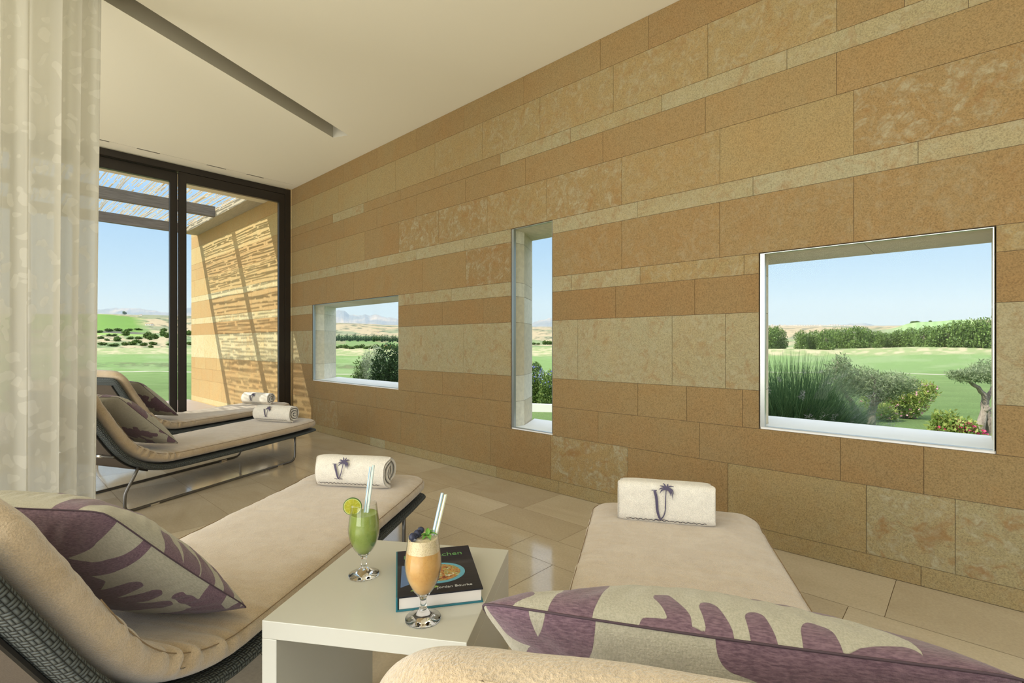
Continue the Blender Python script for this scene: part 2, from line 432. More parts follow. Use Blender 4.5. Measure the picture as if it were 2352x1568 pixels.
def stone_wall(name, y0, y1, x_in, x_out, wins, joints, mat='stone'):
    mb = MB(); bk = MB()
    for c in range(14):
        z0, z1 = COURSES[c], COURSES[c+1]
        js = sorted([j for j in joints(c) if y0+.02 < j < y1-.02]+[y0, y1])
        for p, q in wall_intervals(c, y0, y1, wins):
            cuts = sorted(set([p, q]+[j for j in js if p+.015 < j < q-.015]))
            for a, b in zip(cuts[:-1], cuts[1:]):
                col = style(c, (a+b)/2); face_quad(mb, x_in, a, b, z0, z1, col, -1)
                col = style(c, (a+b)/2+.3); a2 = a
                for wa, wb, wz0, wz1, spl in wins:
                    if wz0 < (z0+z1)/2 < wz1 and wb-1e-6 <= a < wb+spl: a2 = wb+spl
                if a2 < b-.01: face_quad(mb, x_out, a2, b, z0, z1, col, 1)
            s0 = 0.0
            for wa, wb, wz0, wz1, spl in wins:
                if abs(p-wb) < 1e-6 and wz0 < (z0+z1)/2 < wz1: s0 = spl
            xm = x_in+.16
            if s0: bk.prism([(x_in+.004, q), (x_in+.004, p), (xm, p), (x_out-.004, p+s0), (x_out-.004, q)], z0, z1)
            else: bk.box(x_in+.004, x_out-.004, p, q, z0, z1)
    o = mb.build(name, M[mat]); tag(o, kind='structure')
    b = bk.build('stone_joints', M['grout'], o)
    return o
def main_joints(c):
    js = list(JOINTS[c]); L = .64 if c not in (8, 10, 11) else .706
    k = min(js)
    while k > -4: k -= L*random.choice((1, 1, .5)); js.append(k)
    return js
def far_joints(c):
    k = 6.78+random.random()*.6; js = []
    while k < 11.4: js.append(k); k += .64 if c != 4 else .71
    return js
wall_right = stone_wall('wall_right', -4.0, YG-.0, XW, XO, WINS, main_joints)
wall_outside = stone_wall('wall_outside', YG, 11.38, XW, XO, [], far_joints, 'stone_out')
# end face and upper part of the outside wall
mb = MB()
for c in range(14):
    z0, z1 = COURSES[c], COURSES[c+1]
    mb.box(XW+.002, XO-.002, 11.38, 11.40, z0+.0015, z1-.0015, style(c, random.random()*6))
mb.box(XW, XO, YG, 11.40, 3.20, 3.42, (.4, .1, .5, 1)); mb.box(XW+.001, XO-.001, YG+.1, 11.399, -.5, 0.0, (.5, .2, .5, 1))
mb.build('wall_end_blocks', M['stone_out'], wall_outside)

# windows in the stone wall: splayed stone jambs, pale sill, thin silver channel, one pane
for n, (a, b, z0, z1, spl) in enumerate(WINS):
    # splayed cut: the far jamb opens outwards, so a wedge of wall is missing there
    w = empty('window_%d' % (n+1), (XW, (a+b)/2, z0)); tag(w, kind='structure')
    ox, oy, oz = XW, (a+b)/2, z0
    def loc(mb): mb.v = [(x-ox, y-oy, z-oz) for x, y, z in mb.v]; return mb
    # far-jamb lining (courses), built as faces in front of the wall core
    jm = MB(); xs = XW+.16
    for c in range(14):
        c0, c1 = max(COURSES[c], z0), min(COURSES[c+1], z1)
        if c1-c0 < .01: continue
        col = style(c, random.random()*6); col = (min(1, col[0]+.25), col[1]*.6, col[2], 1)
        col2 = (col[0], col[1], random.random(), 1)
        jm.add([(XW+.006, b-.004, c0+.001), (xs, b-.004, c0+.001), (xs, b-.004, c1-.001), (XW+.006, b-.004, c1-.001)], [(0, 1, 2, 3)], col)
        jm.add([(xs, b-.004, c0+.001), (XO, b+spl-.004, c0+.001), (XO, b+spl-.004, c1-.001), (xs, b-.004, c1-.001)], [(0, 1, 2, 3)], col2)
        jm.add([(XW+.006, a+.004, c0+.001), (XO, a+.004, c0+.001), (XO, a+.004, c1-.001), (XW+.006, a+.004, c1-.001)], [(3, 2, 1, 0)], col)
    loc(jm).build('window_jamb', M['reveal'], w)
    hd = MB(); L = b-a; k = max(1, round(L/.62)); 
    for i in range(k):
        y0_, y1_ = a+L*i/k, a+L*(i+1)/k
        ye = y1_+spl if i == k-1 else y1_-.001
        hd.add([(XW+.004, y0_+.001, z1-.003), (XO, y0_+.001, z1-.003), (XO, ye, z1-.003), (xs, y1_-.001, z1-.003), (XW+.004, y1_-.001, z1-.003)], [(0, 1, 2, 3, 4)], (.8, .25, random.random(), 1))
    loc(hd).build('window_head', M['reveal'], w)
    sl = MB().prism([(XW+.012, a+.001), (XO+.03, a+.001), (XO+.03, b+spl-.006), (xs, b-.006), (XW+.012, b-.006)], z0+.0005, z0+.012); loc(sl).build('window_sill', M['sill'], w)
    t = .010
    fm = MB(); x0, x1 = XW+.006, XW+.030
    fm.box(x0, x1, b-.028, b-.006, z0+.012, z1-.004); fm.box(x0, x1, a+.006, a+.010, z0+.012, z1-.004)
    fm.box(x0, x1, a+.010, b-.028, z1-.007, z1-.004); fm.box(x0, x1, a+.010, b-.028, z0+.012, z0+.016)
    loc(fm).build('window_frame', M['alu'], w)
    pn = MB().box(XW+.031, XW+.037, a+.006, b-.006, z0+.013, z1-.005); loc(pn).build('pane', M['pane'], w)

# floor: stone slabs in strips parallel to the stone wall
fl = MB(); base = MB()
rows = [2.92, 2.49, 2.203, 1.955, 1.53, 1.11, .69, .40, .15, -.28, -.70, -.95, -1.25, -1.67, -2.1, -2.5, -2.9, -3.3, -3.7, -4.2]
known = {0: [5.72, 4.93, 4.2, 3.46, 2.88, 2.21, 1.4, .99, .256], 1: [5.3, 4.35, 3.64, 2.95, 2.32, 1.69, 1.05, .378],
         2: [5.9, 5.0, 4.1, 3.3, 2.65, 1.845, 1.2], 3: [6.1, 5.16, 4.49, 3.80, 3.05, 2.20, 1.53, .9], 4: [5.8, 5.16, 4.16, 3.42, 2.6, 1.9]}
for i in range(len(rows)-1):
    x1, x0 = rows[i], rows[i+1]
    js = list(known.get(i, [])); k = max(js) if js else 6.2+random.random()*.5
    kk = k
    while kk < YG: kk += .63; js.append(kk)
    k = min(js) if js else k
    if not known.get(i): js.append(k)
    while k > -4.2: k -= random.choice((.63, .63, .95, .42)); js.append(k)
    js = sorted([j for j in js if -4.2 < j < YG-.05]+[-4.2, YG])
    for a, b in zip(js[:-1], js[1:]):
        r = random.random(); tone = .25+.5*random.random()
        if i == 1 and 2.3 < a < 2.4: tone = 1.0
        g = .0012
        fl.add([(x0+g, a+g, 0), (x1-g, a+g, 0), (x1-g, b-g, 0), (x0+g, b-g, 0)], [(0, 1, 2, 3)], (tone, 0, r, 1))
fo = fl.build('floor', M['floor']); tag(fo, kind='structure')
MB().box(-4.2, XO, -4.2, YG+.06, -.30, -.0015).build('floor_bed', M['grout'], fo)

# ceiling with the long curtain recess
def ceil_mesh():
    mb = MB(); h0 = Vector((2.472, 4.766)); h1 = Vector((2.562, 4.607))
    d = Vector((math.cos(math.radians(24.3)), math.sin(math.radians(24.3)))); L = 5.2
    nrm = (h1-h0).normalized(); wv = Vector((-d.y, d.x))*-1
    h1 = h0+wv*.185
    h3, h2 = h0-d*L, h1-d*L
    O = [(-4.2, -4.2), (XW+.01, -4.2), (XW+.01, YG), (-4.2, YG)]
    H = [tuple(h2), tuple(h1), tuple(h0), tuple(h3)]
    v = [(x, y, ZC) for x, y in O+H]
    mb.add(v, [(0, 4, 5, 1), (1, 5, 6, 2), (2, 6, 7, 3), (3, 7, 4, 0)])
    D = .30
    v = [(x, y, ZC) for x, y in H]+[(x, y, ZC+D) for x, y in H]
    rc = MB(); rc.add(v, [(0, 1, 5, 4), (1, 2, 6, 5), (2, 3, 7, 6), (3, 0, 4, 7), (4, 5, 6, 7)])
    mb.box(-4.2, XO+.1, -4.2, YG+.0, ZC+.31, ZC+.6)
    mb.box(-4.3, -4.2, -4.2, YG, ZC, ZC+.6); mb.box(-4.2, XO, -4.3, -4.2, ZC, ZC+.6)
    return mb, rc, h0, d, wv
mb, rc, CH0, CD, CWV = ceil_mesh()
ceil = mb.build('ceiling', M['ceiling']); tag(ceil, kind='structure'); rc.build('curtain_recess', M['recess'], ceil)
# roof edge above stone wall (outside)
mb = MB().box(XW+.012, XO+.02, -4.2, YG, ZC+.001, ZC+.309); mb.build('trim_1', M['stone']); tag(bpy.data.objects['trim_1'], kind='structure')
# slot vents near the glass wall
def vent(x0, x1, i):
    v = empty('ceiling_vent', ((x0+x1)/2, 6.56, ZC)); L = (x1-x0)/2
    MB().box(-L, L, -.014, .014, -.003, -.0005).build('vent_frame', M['ceiling'], v)
    MB().box(-L+.004, L-.004, -.011, -.003, -.0045, -.003).build('slot', M['slot'], v)
    MB().box(-L+.004, L-.004, .003, .011, -.0045, -.003).build('slot', M['slot'], v)
    return v
names = ['narrow slot vent in the ceiling, cut off by the curtain edge', 'slot vent in the ceiling above the left glass leaf',
         'slot vent in the ceiling just right of the door mullion', 'slot vent in the ceiling nearest the stone wall']
for i, (x0, x1) in enumerate(((.62, .948), (1.17, 1.386), (1.833, 2.047), (2.266, 2.477))):
    tag(vent(x0, x1, i), names[i], 'vent', 'slot vents along the glass wall')
MB().box(-3.5, 2.84, 6.559, 6.561, ZC-.0015, ZC-.0002).build('ceiling_reveal_line', simple('shadow_gap', (.45, .43, .36), .9), ceil)

# ------------------------------------------------ glass wall (sliding doors) at Y = YG
dr = empty('door_1', (0, YG, 0)); tag(dr, kind='structure')
jb = MB()
jb.box(-4.2, XW-.0005, .03, .16, 3.125, ZC-.0005); jb.box(XW-.075, XW-.0005, .03, .16, 0.001, 3.125); jb.box(-4.2, XW-.075, .03, .16, .001, .035)
jb.build('door_frame', M['frame'], dr, bevel=.002)
def leaf(x0, x1, y0, handle=None):
    f = MB(); s_ = .095; zt, zb = 3.12, .036
    y1 = y0+.055
    f.box(x0, x0+s_*.78, y0, y1, zb, zt); f.box(x1-s_*.78, x1, y0, y1, zb, zt)
    f.box(x0+s_*.78, x1-s_*.78, y0, y1, zt-.115, zt); f.box(x0+s_*.78, x1-s_*.78, y0, y1, zb, zb+.10)
    o = f.build('door_leaf', M['frame'], dr, bevel=.002)
    g = MB()
    g.box(x0+.004, x0+.0065, y0-.0012, y0, zb, zt); g.box(x0+s_*.78-.006, x0+s_*.78-.003, y0-.0012, y0, zb+.1, zt-.115)
    g.box(x0+s_*.78, x1-s_*.78, y0-.0012, y0, zt-.112, zt-.108); g.box(x1-s_*.78+.003, x1-s_*.78+.006, y0-.0012, y0, zb+.1, zt-.115)
    g.build('gasket', M['frame_joint'], o)
    MB().box(x0+s_*.78-.004, x1-s_*.78+.004, y0+.02, y0+.028, zb+.096, zt-.111).build('pane', M['pane'], o)
leaf(1.622, XW-.078, .034); leaf(.30, 1.620, .094); leaf(-1.02, .302, .034); leaf(-2.34, -1.022, .094); leaf(-3.66, -2.342, .034)

# ------------------------------------------------ terrace, soffit, pergola outside
_a = NM('terrace_decking', rough=.6); _p = _a.mapping(_a.obj(), (1, 1, 1))
_s = _a.node('ShaderNodeSeparateXYZ', {0: _a.obj()}).outputs[1]
_g = _a.math('FRACT', _a.math('MULTIPLY', _s, 7.0)); _a.set('color', _a.mix(_a.ramp(_g, [(.03, 1.), (.05, 0.), (.97, 0.)]), _a.ramp(_a.noise(8, 5, .6, _a.mapping(_a.obj(), (.2, 6, 1))), [(.3, (.30, .24, .19)), (.7, (.40, .33, .27))]), (.05, .04, .03)))
deck = MB().box(-6, XW-.001, YG+.165, 11.6, -.30, -.012).build('terrace_floor', _a.m); tag(deck, kind='structure')
soff = MB().box(-6, XW+.0, YG+.165, 7.75, ZC, ZC+.35).build('soffit', NM('soffit_plaster', color=(.72, .66, .50), rough=.9).m); tag(soff, kind='structure')
M['beam'] = None
_a = NM('weathered_beam', rough=.8); _a.set('color', _a.ramp(_a.noise(10, 5, .65, _a.mapping(_a.obj(), (.4, 9, 9)), .4), [(.3, (.10, .09, .08)), (.7, (.22, .20, .18))])); M['beam'] = _a.m
_a = NM('pergola_edge_wood', rough=.8); _a.set('color', _a.ramp(_a.noise(10, 5, .65, _a.mapping(_a.obj(), (9, .5, 9)), .4), [(.3, (.34, .30, .22)), (.7, (.50, .45, .34))])); M['edge'] = _a.m
def reed_mat():
    a = NM('dry_reed', rough=.7); r = a.attr('rnd', 'Fac')
    a.set('color', a.ramp(r, [(0., (.45, .36, .24)), (.5, (.70, .62, .48)), (1., (.86, .80, .66))]))
    t = a.node('ShaderNodeBsdfTranslucent', {0: (.92, .84, .68)}); mx = a.node('ShaderNodeMixShader', {0: .6, 1: a.b.outputs[0], 2: t.outputs[0]})
    a.t.links.new(mx.outputs[0], a.out.inputs[0]); return a.m
perg = empty('pergola', (0, 7.75, 0))
tag(perg, 'reed covered timber pergola over the terrace beyond the glass doors', 'pergola')
def beam(y0, y1, name='beam'):
    MB().box(-6, 2.69, y0-7.75, y1-7.75, ZC, ZC+.17).build(name, M['beam'], perg, bevel=.004)
beam(9.16, 9.24); beam(10.90, 10.98)
MB().box(2.69, XW-.002, 0.0, 3.25, ZC, ZC+.10).build('wall_plate', M['edge'], perg)
# reeds: thin canes lying across the beams, leaving gaps
def reeds():
    V = []; F = []; R = []; nb = 0
    y = 7.62
    x = -3.4
    # canes run along Y (towards the garden), side by side in X
    while x < 2.86:
        w = .008+.010*random.random(); gap = .003+random.random()*.006+(.018+.03*random.random() if random.random() < .38 else 0)
        z = 3.385+random.random()*.012
        segs = []; yy = 7.7+random.random()*.2
        while yy < 11.02:
            L = .12+random.random()*.5; segs.append((yy, min(yy+L, 11.06))); yy += L+random.random()**2*.22
        wob = random.random()*6.28
        for a, b in segs:
            m = 4
            for k in range(m+1):
                t = a+(b-a)*k/m; xx = x+.008*math.sin(t*4+wob)+(.004*(random.random()-.5))
                V += [(xx-w/2, t-7.75, z), (xx+w/2, t-7.75, z), (xx, t-7.75, z+w*.9)]
                R += [random.random()]*0+[wob/6.28]*3
            for k in range(m):
                i = nb+k*3
                F += [(i, i+1, i+4, i+3), (i+1, i+2, i+5, i+4), (i+2, i, i+3, i+5)]
            nb += (m+1)*3
        x += w+gap
    return V, F, R
V_, F_, R_ = reeds()
ro = np_mesh('reed_mat', V_, F_, reed_mat(), perg, False, attrs={'rnd': R_}); ro['kind'] = 'stuff'

# ================================================================== LANDSCAPE
def px_az(px): return math.atan((px-1176.0)/1140.0)           # angle from the camera axis
def pol(px, r, z=0.0):
    """ground point: px = bearing expressed as image column, r = distance along the view axis"""
    u = (px-1176.0)/1140.0
    return (r*(SA+u*CA), r*(CA-u*SA), z)
RN = np.array([2, 6, 10, 14, 20, 40, 72, 120, 175, 250, 330, 450, 650, 900, 1300, 1900, 2800, 4000.])
PRO = {  # apparent height rows (image y) of the ground from r=20 outwards
 -400: [885,868,856,836,820,806,797,786,765,748,730,724,724,724],
 225: [885,868,856,836,820,806,797,786,764,746,724,722,722,722],
 330: [885,868,856,836,820,806,798,788,768,754,736,725,724,724],
 430: [886,869,856,837,821,807,798,789,772,760,742,730,726,726],
 770: [887,872,859,840,822,808,797,789,776,768,752,743,742,742],
 915: [887,872,859,840,822,808,797,790,778,771,760,750,747,747],
 1245: [888,872,859,840,822,808,796,790,783,777,765,757,752,750],
 1757: [890,872,857,838,822,806,796,793,787,780,768,757,749,748],
 1900: [890,872,857,838,822,805,795,792,786,779,766,756,749,748],
 2030: [890,872,857,838,821,803,794,790,784,776,758,752,749,748],
 2110: [890,872,858,838,820,801,793,789,782,770,740,744,748,748],
 2200: [890,872,859,838,820,802,793,789,780,768,735,740,748,748],
 2300: [890,872,859,838,820,803,794,789,778,764,733,736,746,746],
 3200: [890,872,859,838,820,803,794,789,778,764,733,736,746,746]}
PK = np.array(sorted(PRO)); PZ = []
for k in PK:
    rr = RN[4:]; PZ.append([-.42, -.42, -.44, -.55]+[1.1-(y-790)*r/1140. for y, r in zip(PRO[k], rr)])
PZ = np.array(PZ)
def ground_z(px, r):
    px = np.asarray(px, float); r = np.asarray(r, float); lr = np.log(r)
    cols = np.array([np.interp(lr, np.log(RN), PZ[i]) for i in range(len(PK))])
    i = np.clip(np.searchsorted(PK, px)-1, 0, len(PK)-2); t = np.clip((px-PK[i])/(PK[i+1]-PK[i]), 0, 1); t = t*t*(3-2*t)
    j = np.arange(len(px)) if px.ndim else None
    if px.ndim: return cols[i, j]*(1-t)+cols[i+1, j]*t
    return cols[i]*(1-t)+cols[i+1]*t
def gz(px, r): return float(ground_z(np.array([px]), np.array([r]))[0])
def vnoise(x, y, seed=0):
    xi = np.floor(x).astype(int); yi = np.floor(y).astype(int); xf = x-xi; yf = y-yi
    h = lambda a, b: (np.sin((a*127.1+b*311.7+seed*74.7))*43758.5453) % 1.0
    u = xf*xf*(3-2*xf); v = yf*yf*(3-2*yf)
    return (h(xi, yi)*(1-u)+h(xi+1, yi)*u)*(1-v)+(h(xi, yi+1)*(1-u)+h(xi+1, yi+1)*u)*v
def fbm(x, y, seed=0, o=4):
    s = 0; a = .5
    for k in range(o): s = s+a*vnoise(x*2**k, y*2**k, seed+k); a *= .5
    return s
def terrain():
    th = np.linspace(px_az(-250), px_az(3000), 760); px = 1176+1140*np.tan(th)
    r = np.concatenate([np.linspace(2.0, 12, 26), np.geomspace(12.4, 4000, 330)])
    PX, R = np.meshgrid(px, r); PX = PX.ravel(); R = R.ravel()
    U = (PX-1176)/1140.; X = R*(SA+U*CA); Y = R*(CA-U*SA); Z = ground_z(PX, R)
    n = fbm(X/9, Y/9, 1)-.5; Z = Z+n*np.clip((R-14)/60, 0, 1)*.5+(fbm(X/60, Y/60, 3)-.5)*np.clip((R-60)/200, 0, 1)*1.4*np.clip(R/200, 0, 6)*.6
    # mound by the window and rough bank
    Z = Z+.5*np.exp(-((PX-2010)/90.)**2-((R-56)/9.)**2)*1.2
    Z = Z+1.0*np.exp(-((R-240)/22.)**2)*(PX > 1500)*(0.6+fbm(X/25, Y/25, 9))
    n1 = fbm(X/4, Y/4, 11); n2 = fbm(X/22, Y/22, 13); n3 = fbm(PX/60, np.log(R)*7, 17); n4 = fbm(PX/14, np.log(R)*26, 19)
    C = np.zeros((len(X), 3)); 
    def put(mask, c): 
        m = mask[:, None] if mask.ndim == 1 else mask; C[:] = C*(1-m)+np.array(c)*m
    sm = lambda a, b, x: np.clip((x-a)/(b-a), 0, 1)**2*(3-2*np.clip((x-a)/(b-a), 0, 1))
    put(np.ones(len(X)), (.19, .31, .075)); put(sm(.35, .7, n1)*.5, (.24, .35, .10))
    fair = sm(74, 80, R)*(1-sm(180, 200, R)); put(fair, (.20, .33, .085)); put(fair*sm(.4, .6, n3)*.7, (.27, .37, .14))
    left = sm(1100, 1000, PX) if False else (PX < 1000).astype(float)
    band = left*sm(98, 104, R+8*n2)*(1-sm(128, 136, R+8*n2)); put(band*sm(.3, .6, n4), (.13, .20, .06)); put(band*sm(.5, .7, n4)*.5, (.25, .24, .10))
    rough = sm(188, 205, R+30*(n2-.5))*(1-sm(300, 330, R)); put(rough, (.30, .36, .13)); put(rough*sm(.42, .6, n4), (.50, .44, .24))
    ring = sm(262, 280, R)*(1-sm(300, 320, R)); put(ring*(PX > 1500)*.6, (.56, .46, .27))
    mid = sm(300, 340, R); put(mid, (.22, .30, .11)); put(mid*sm(.42, .58, n3), (.47, .38, .21)); put(mid*sm(.52, .62, n4)*.8, (.10, .15, .06))
    far = sm(800, 950, R); put(far, (.46, .36, .20)); put(far*sm(.5, .56, n3), (.25, .27, .14)); put(far*sm(.56, .62, n4)*.8, (.09, .12, .06))
    hl = sm(372, 330, PX) if False else np.clip((355-PX+(R-650)*-.02)/40, 0, 1)
    put(hl*sm(560, 600, R)*(1-sm(1500, 1700, R)), (.15, .30, .03)); put(hl*sm(640, 660, R)*(1-sm(690, 720, R)), (.13, .12, .09))
    put(hl*sm(560, 600, R)*(1-sm(640, 660, R)), (.27, .42, .07))
    hr = np.exp(-((PX-2150)/105.)**4)*sm(930, 960, R)*(1-sm(1330, 1420, R)); st = .5+.5*np.sin(PX*.32+R*.002); put(hr, (.24, .40, .12)); put(hr*st*.5, (.42, .52, .26))
    hw = ((PX > 700) & (PX < 1000))*sm(330, 345, R)*(1-sm(560, 620, R)); put(hw, (.17, .28, .07)); put(hw*sm(.5, .6, n4)*.7, (.28, .25, .12))
    path = np.exp(-(((R-73-2.5*np.sin(PX/210.))/1.7))**4); put(path*.95, (.62, .55, .44))
    C = C*.92; C = C*.86+C.mean(1, keepdims=True)*.14+.012; col = np.concatenate([C, np.ones((len(C), 1))], 1)
    return np.stack([X, Y, Z], 1), grid_faces(len(r), len(px)), col
V_, F_, C_ = terrain()
_a = NM('meadow_ground', rough=.95, spec=.1); _t = _a.attr('tone'); _P = _a.obj()
_n = _a.ramp(_a.noise(30, 5, .75, _P), [(.3, .62), (.7, 1.3)]); _n2 = _a.ramp(_a.noise(.6, 5, .7, _P), [(.3, .85), (.7, 1.15)])
_a.set('color', _a.mix(1.0, _a.mix(1.0, _t, _n, 'MULTIPLY'), _n2, 'MULTIPLY')); _a.bump(_a.noise(60, 4, .8, _P), .8, .05)
gr = np_mesh('ground', V_, F_, _a.m, None, True, cattr=C_); tag(gr, kind='structure')

# short grass blades just outside the tall window
# far mountains
def mountains(name, r0, pts, depth, seed, mat, rows=26):
    px = np.linspace(pts[0][0], pts[-1][0], 420); yy = np.interp(px, [p[0] for p in pts], [p[1] for p in pts])
    tz = 1.1-(yy-790)*r0/1140.
    V = []
    for k in range(rows):
        f = k/(rows-1); rr = r0*(1-depth*(1-f)); u = (px-1176)/1140.
        h = f**1.15; X = rr*(SA+u*CA); Y = rr*(CA-u*SA)
        n = np.abs(fbm(px/22., np.full_like(px, f*5.0), seed, 5)-.5)*2
        Z = 20+(tz-20)*h*(1-.28*n*(1-f)*2*f) + (fbm(px/7., np.full_like(px, f*9.), seed+5)-.5)*r0*.004*f
        V.append(np.stack([X, Y, Z], 1))
    u = (px-1176)/1140.; rr = r0*1.15; V.append(np.stack([rr*(SA+u*CA), rr*(CA-u*SA), np.zeros_like(px)], 1))
    V = np.concatenate(V); o = np_mesh(name, V, grid_faces(rows+1, len(px)), mat, None, True); tag(o, kind='structure'); return o
_a = NM('limestone_mountain', rough=1.0, spec=0.0); _n = _a.noise(.0016, 8, .68, _a.obj())
_a.set('color', _a.ramp(_n, [(.38, (.10, .13, .13)), (.5, (.20, .20, .19)), (.62, (.42, .36, .29))])); M['mount'] = _a.m
mountains('hills_1', 9000, [(700, 745), (755, 705), (771, 712), (790, 712), (802, 722), (830, 724), (838, 720), (850, 725), (865, 722), (885, 728), (915, 732), (960, 750), (1020, 765)], .35, 3, M['mount'])
mountains('hills_2', 9000, [(1150, 765), (1222, 742), (1240, 735), (1268, 730), (1300, 728), (1360, 745), (1450, 765)], .35, 8, M['mount'])
mountains('hills_3', 8000, [(60, 735), (150, 716), (220, 711), (250, 708), (285, 707), (330, 709), (365, 714), (382, 717), (400, 714), (430, 707), (445, 704), (480, 712), (560, 740)], .35, 5, M['mount'])
mountains('hills_4', 9000, [(1600, 760), (1700, 749), (1757, 747), (1835, 746), (1900, 748), (1960, 743), (1985, 742), (2020, 748), (2100, 752), (2300, 745), (2600, 760)], .3, 12, M['mount'])

# distance haze: a real body of thin blue air over the far valley
hz = bpy.data.materials.new('valley_air'); hz.use_nodes = True; n_ = hz.node_tree.nodes; n_.clear()
_o = n_.new('ShaderNodeOutputMaterial'); _v = n_.new('ShaderNodeVolumeScatter'); _v.inputs['Color'].default_value = (.50, .68, 1.0, 1); _v.inputs['Density'].default_value = .00016; _v.inputs['Anisotropy'].default_value = 0.0
hz.node_tree.links.new(_v.outputs[0], _o.inputs['Volume'])
hm = MB(); P0 = [pol(p, 1500) for p in (-900, 3600)]; P1 = [pol(p, 8600) for p in (-900, 3600)]
A_, B_, C2, D2 = [(p[0], p[1]) for p in (P0[0], P0[1], P1[1], P1[0])]
hm.prism([A_, B_, C2, D2], -60, 700); ho = hm.build('valley_haze', hz); tag(ho, kind='stuff'); ho['label'] = 'thin blue haze in the air over the far valley'; ho['category'] = 'haze'

# ---------------------------------------------------------------- foliage
def leaf_cloud(n, fn, size, aspect=.45, up=.3, seed=0, fold=True, droop=0.0):
    """n leaves (one bent quad pair each); fn(k, rng) -> positions (k,3)"""
    g = np.random.default_rng(seed); P = fn(n, g)
    d = g.normal(size=(n, 3)); d[:, 2] += up; d /= np.linalg.norm(d, axis=1)[:, None]
    q = g.normal(size=(n, 3)); w = np.cross(d, q); w /= np.linalg.norm(w, axis=1)[:, None]
    L = size*(.6+.8*g.random((n, 1))); W = L*aspect
    a = P; b = P+d*L*.5+w*W*.5; c = P+d*L; c[:, 2] -= droop*L[:, 0]; e = P+d*L*.5-w*W*.5
    V = np.stack([a, b, c, e], 1).reshape(-1, 3); i = np.arange(n)*4
    F = np.stack([i, i+1, i+2, i+3], 1); R = np.repeat(g.random(n), 4)
    return V, F, R
def blob_points(blobs, shell=.55):
    """points inside a union of ellipsoids, biased to the outside; blobs = (x,y,z,rx,ry,rz)"""
    B = np.array(blobs, float)
    def fn(n, g):
        w = B[:, 3]*B[:, 4]+B[:, 3]*B[:, 5]; k = g.choice(len(B), n, p=w/w.sum())
        d = g.normal(size=(n, 3)); d /= np.linalg.norm(d, axis=1)[:, None]
        r = (shell+(1.06-shell)*g.random((n, 1))**.6)
        return B[k, :3]+d*r*B[k, 3:6]
    return fn
def foliage(name, n, blobs, size, mat, parent, seed=0, **kw):
    sh = kw.pop('shell', .55)
    V, F, R = leaf_cloud(n, blob_points(blobs, sh), size, seed=seed, **kw)
    o = np_mesh(name, V, F, mat, parent, False, attrs={'rnd': R}); o['kind'] = 'stuff'; return o
L_ol = leaf_mat('olive_leaves', (.13, .19, .07), (.36, .42, .25)); L_dk = leaf_mat('dark_leaves', (.03, .07, .025), (.10, .18, .06))
L_md = leaf_mat('bush_leaves', (.09, .17, .04), (.27, .36, .10)); L_sv = leaf_mat('silver_leaves', (.30, .36, .22), (.62, .66, .48))
L_fl = leaf_mat('pink_petals', (.75, .30, .42), (.90, .55, .60)); L_rd = leaf_mat('magenta_petals', (.60, .03, .14), (.80, .12, .26)); L_bl = leaf_mat('blue_petals', (.20, .22, .60), (.38, .42, .80))
L_pine = leaf_mat('pine_needles', (.045, .09, .018), (.21, .32, .075), transl=.12); L_tan = leaf_mat('dry_leaves', (.40, .24, .08), (.55, .38, .16)); L_yg = leaf_mat('fresh_leaves', (.20, .32, .07), (.40, .43, .12))
bark = NM('tree_bark', rough=.9); bark.set('color', bark.ramp(bark.noise(14, 6, .7, bark.mapping(bark.obj(), (1, 1, .3))), [(.3, (.17, .13, .10)), (.7, (.46, .39, .32))])); bark.bump(bark.noise(30, 5, .7, bark.mapping(bark.obj(), (1, 1, .3))), .8, .03); M['bark'] = bark.m

def limb(mb, pts, r0, r1, n=12, wob=.012, seed=0):
    P = catmull(pts, n); g = np.random.default_rng(seed); P[1:-1] += g.normal(size=P[1:-1].shape)*wob
    mb.tube(P, [r0+(r1-r0)*i/(n-1) for i in range(n)], 9)
def olive(loc, label, limbs, blobs, nleaf, seed, scale=1.0, mat=None):
    t = empty('olive_tree', loc); tag(t, label, 'tree', 'small olive trees on the lawn')
    mb = MB()
    for i, (pts, a, b) in enumerate(limbs): limb(mb, pts, a, b, 14, .010, seed+i)
    mb.build('trunk', M['bark'], t, smooth=True)
    foliage('crown', nleaf, blobs, .055, mat or L_ol, t, seed, aspect=.22, up=.6, shell=.25)
    return t
# local axes of things outside: right = image right, toward = away from camera
Rv = np.array([CA, -SA, 0]); Fv = np.array([SA, CA, 0])
def RF(r, f, z): return tuple(Rv*r+Fv*f+np.array([0, 0, z]))
b0 = pol(1990, 7.2); 
def bl(r, f, z, a, b=None, c=None):
    p = RF(r, f, z); return (p[0], p[1], p[2], a, b or a, c or a*.6)
olive((b0[0], b0[1], -.45), 'leaning olive tree with forked bare trunk in front of pink oleander',
      [([RF(0,0,0), RF(.03,0,.2), RF(.06,0,.42), RF(.10,.02,.62), RF(.2,.05,.86)], .095, .035), ([RF(.03,0,.25), RF(-.08,0,.48), RF(-.22,0,.70), RF(-.38,.0,.98)], .055, .02),
       ([RF(.10,.02,.6), RF(.3,.1,.75), RF(.55,.1,.92)], .035, .012), ([RF(.08,.02,.6), RF(.05,-.1,.85), RF(.0,-.1,1.1)], .03, .01), ([RF(-.3,0,.85), RF(-.45,0,1.1), RF(-.42,0,1.3)], .02, .008)],
      [bl(.12,.05,.94,.34,.34,.20), bl(.42,.05,.98,.30,.3,.15), bl(-.40,0,1.08,.20,.22,.22), bl(-.36,0,1.25,.12,.12,.14), bl(-.08,.0,1.05,.24,.24,.17), bl(.62,.1,.92,.18,.18,.10), bl(-.22,0,.9,.2,.2,.14), bl(.25,.0,.82,.22,.2,.10)], 8500, 5)
b1 = pol(2262, 8.2)
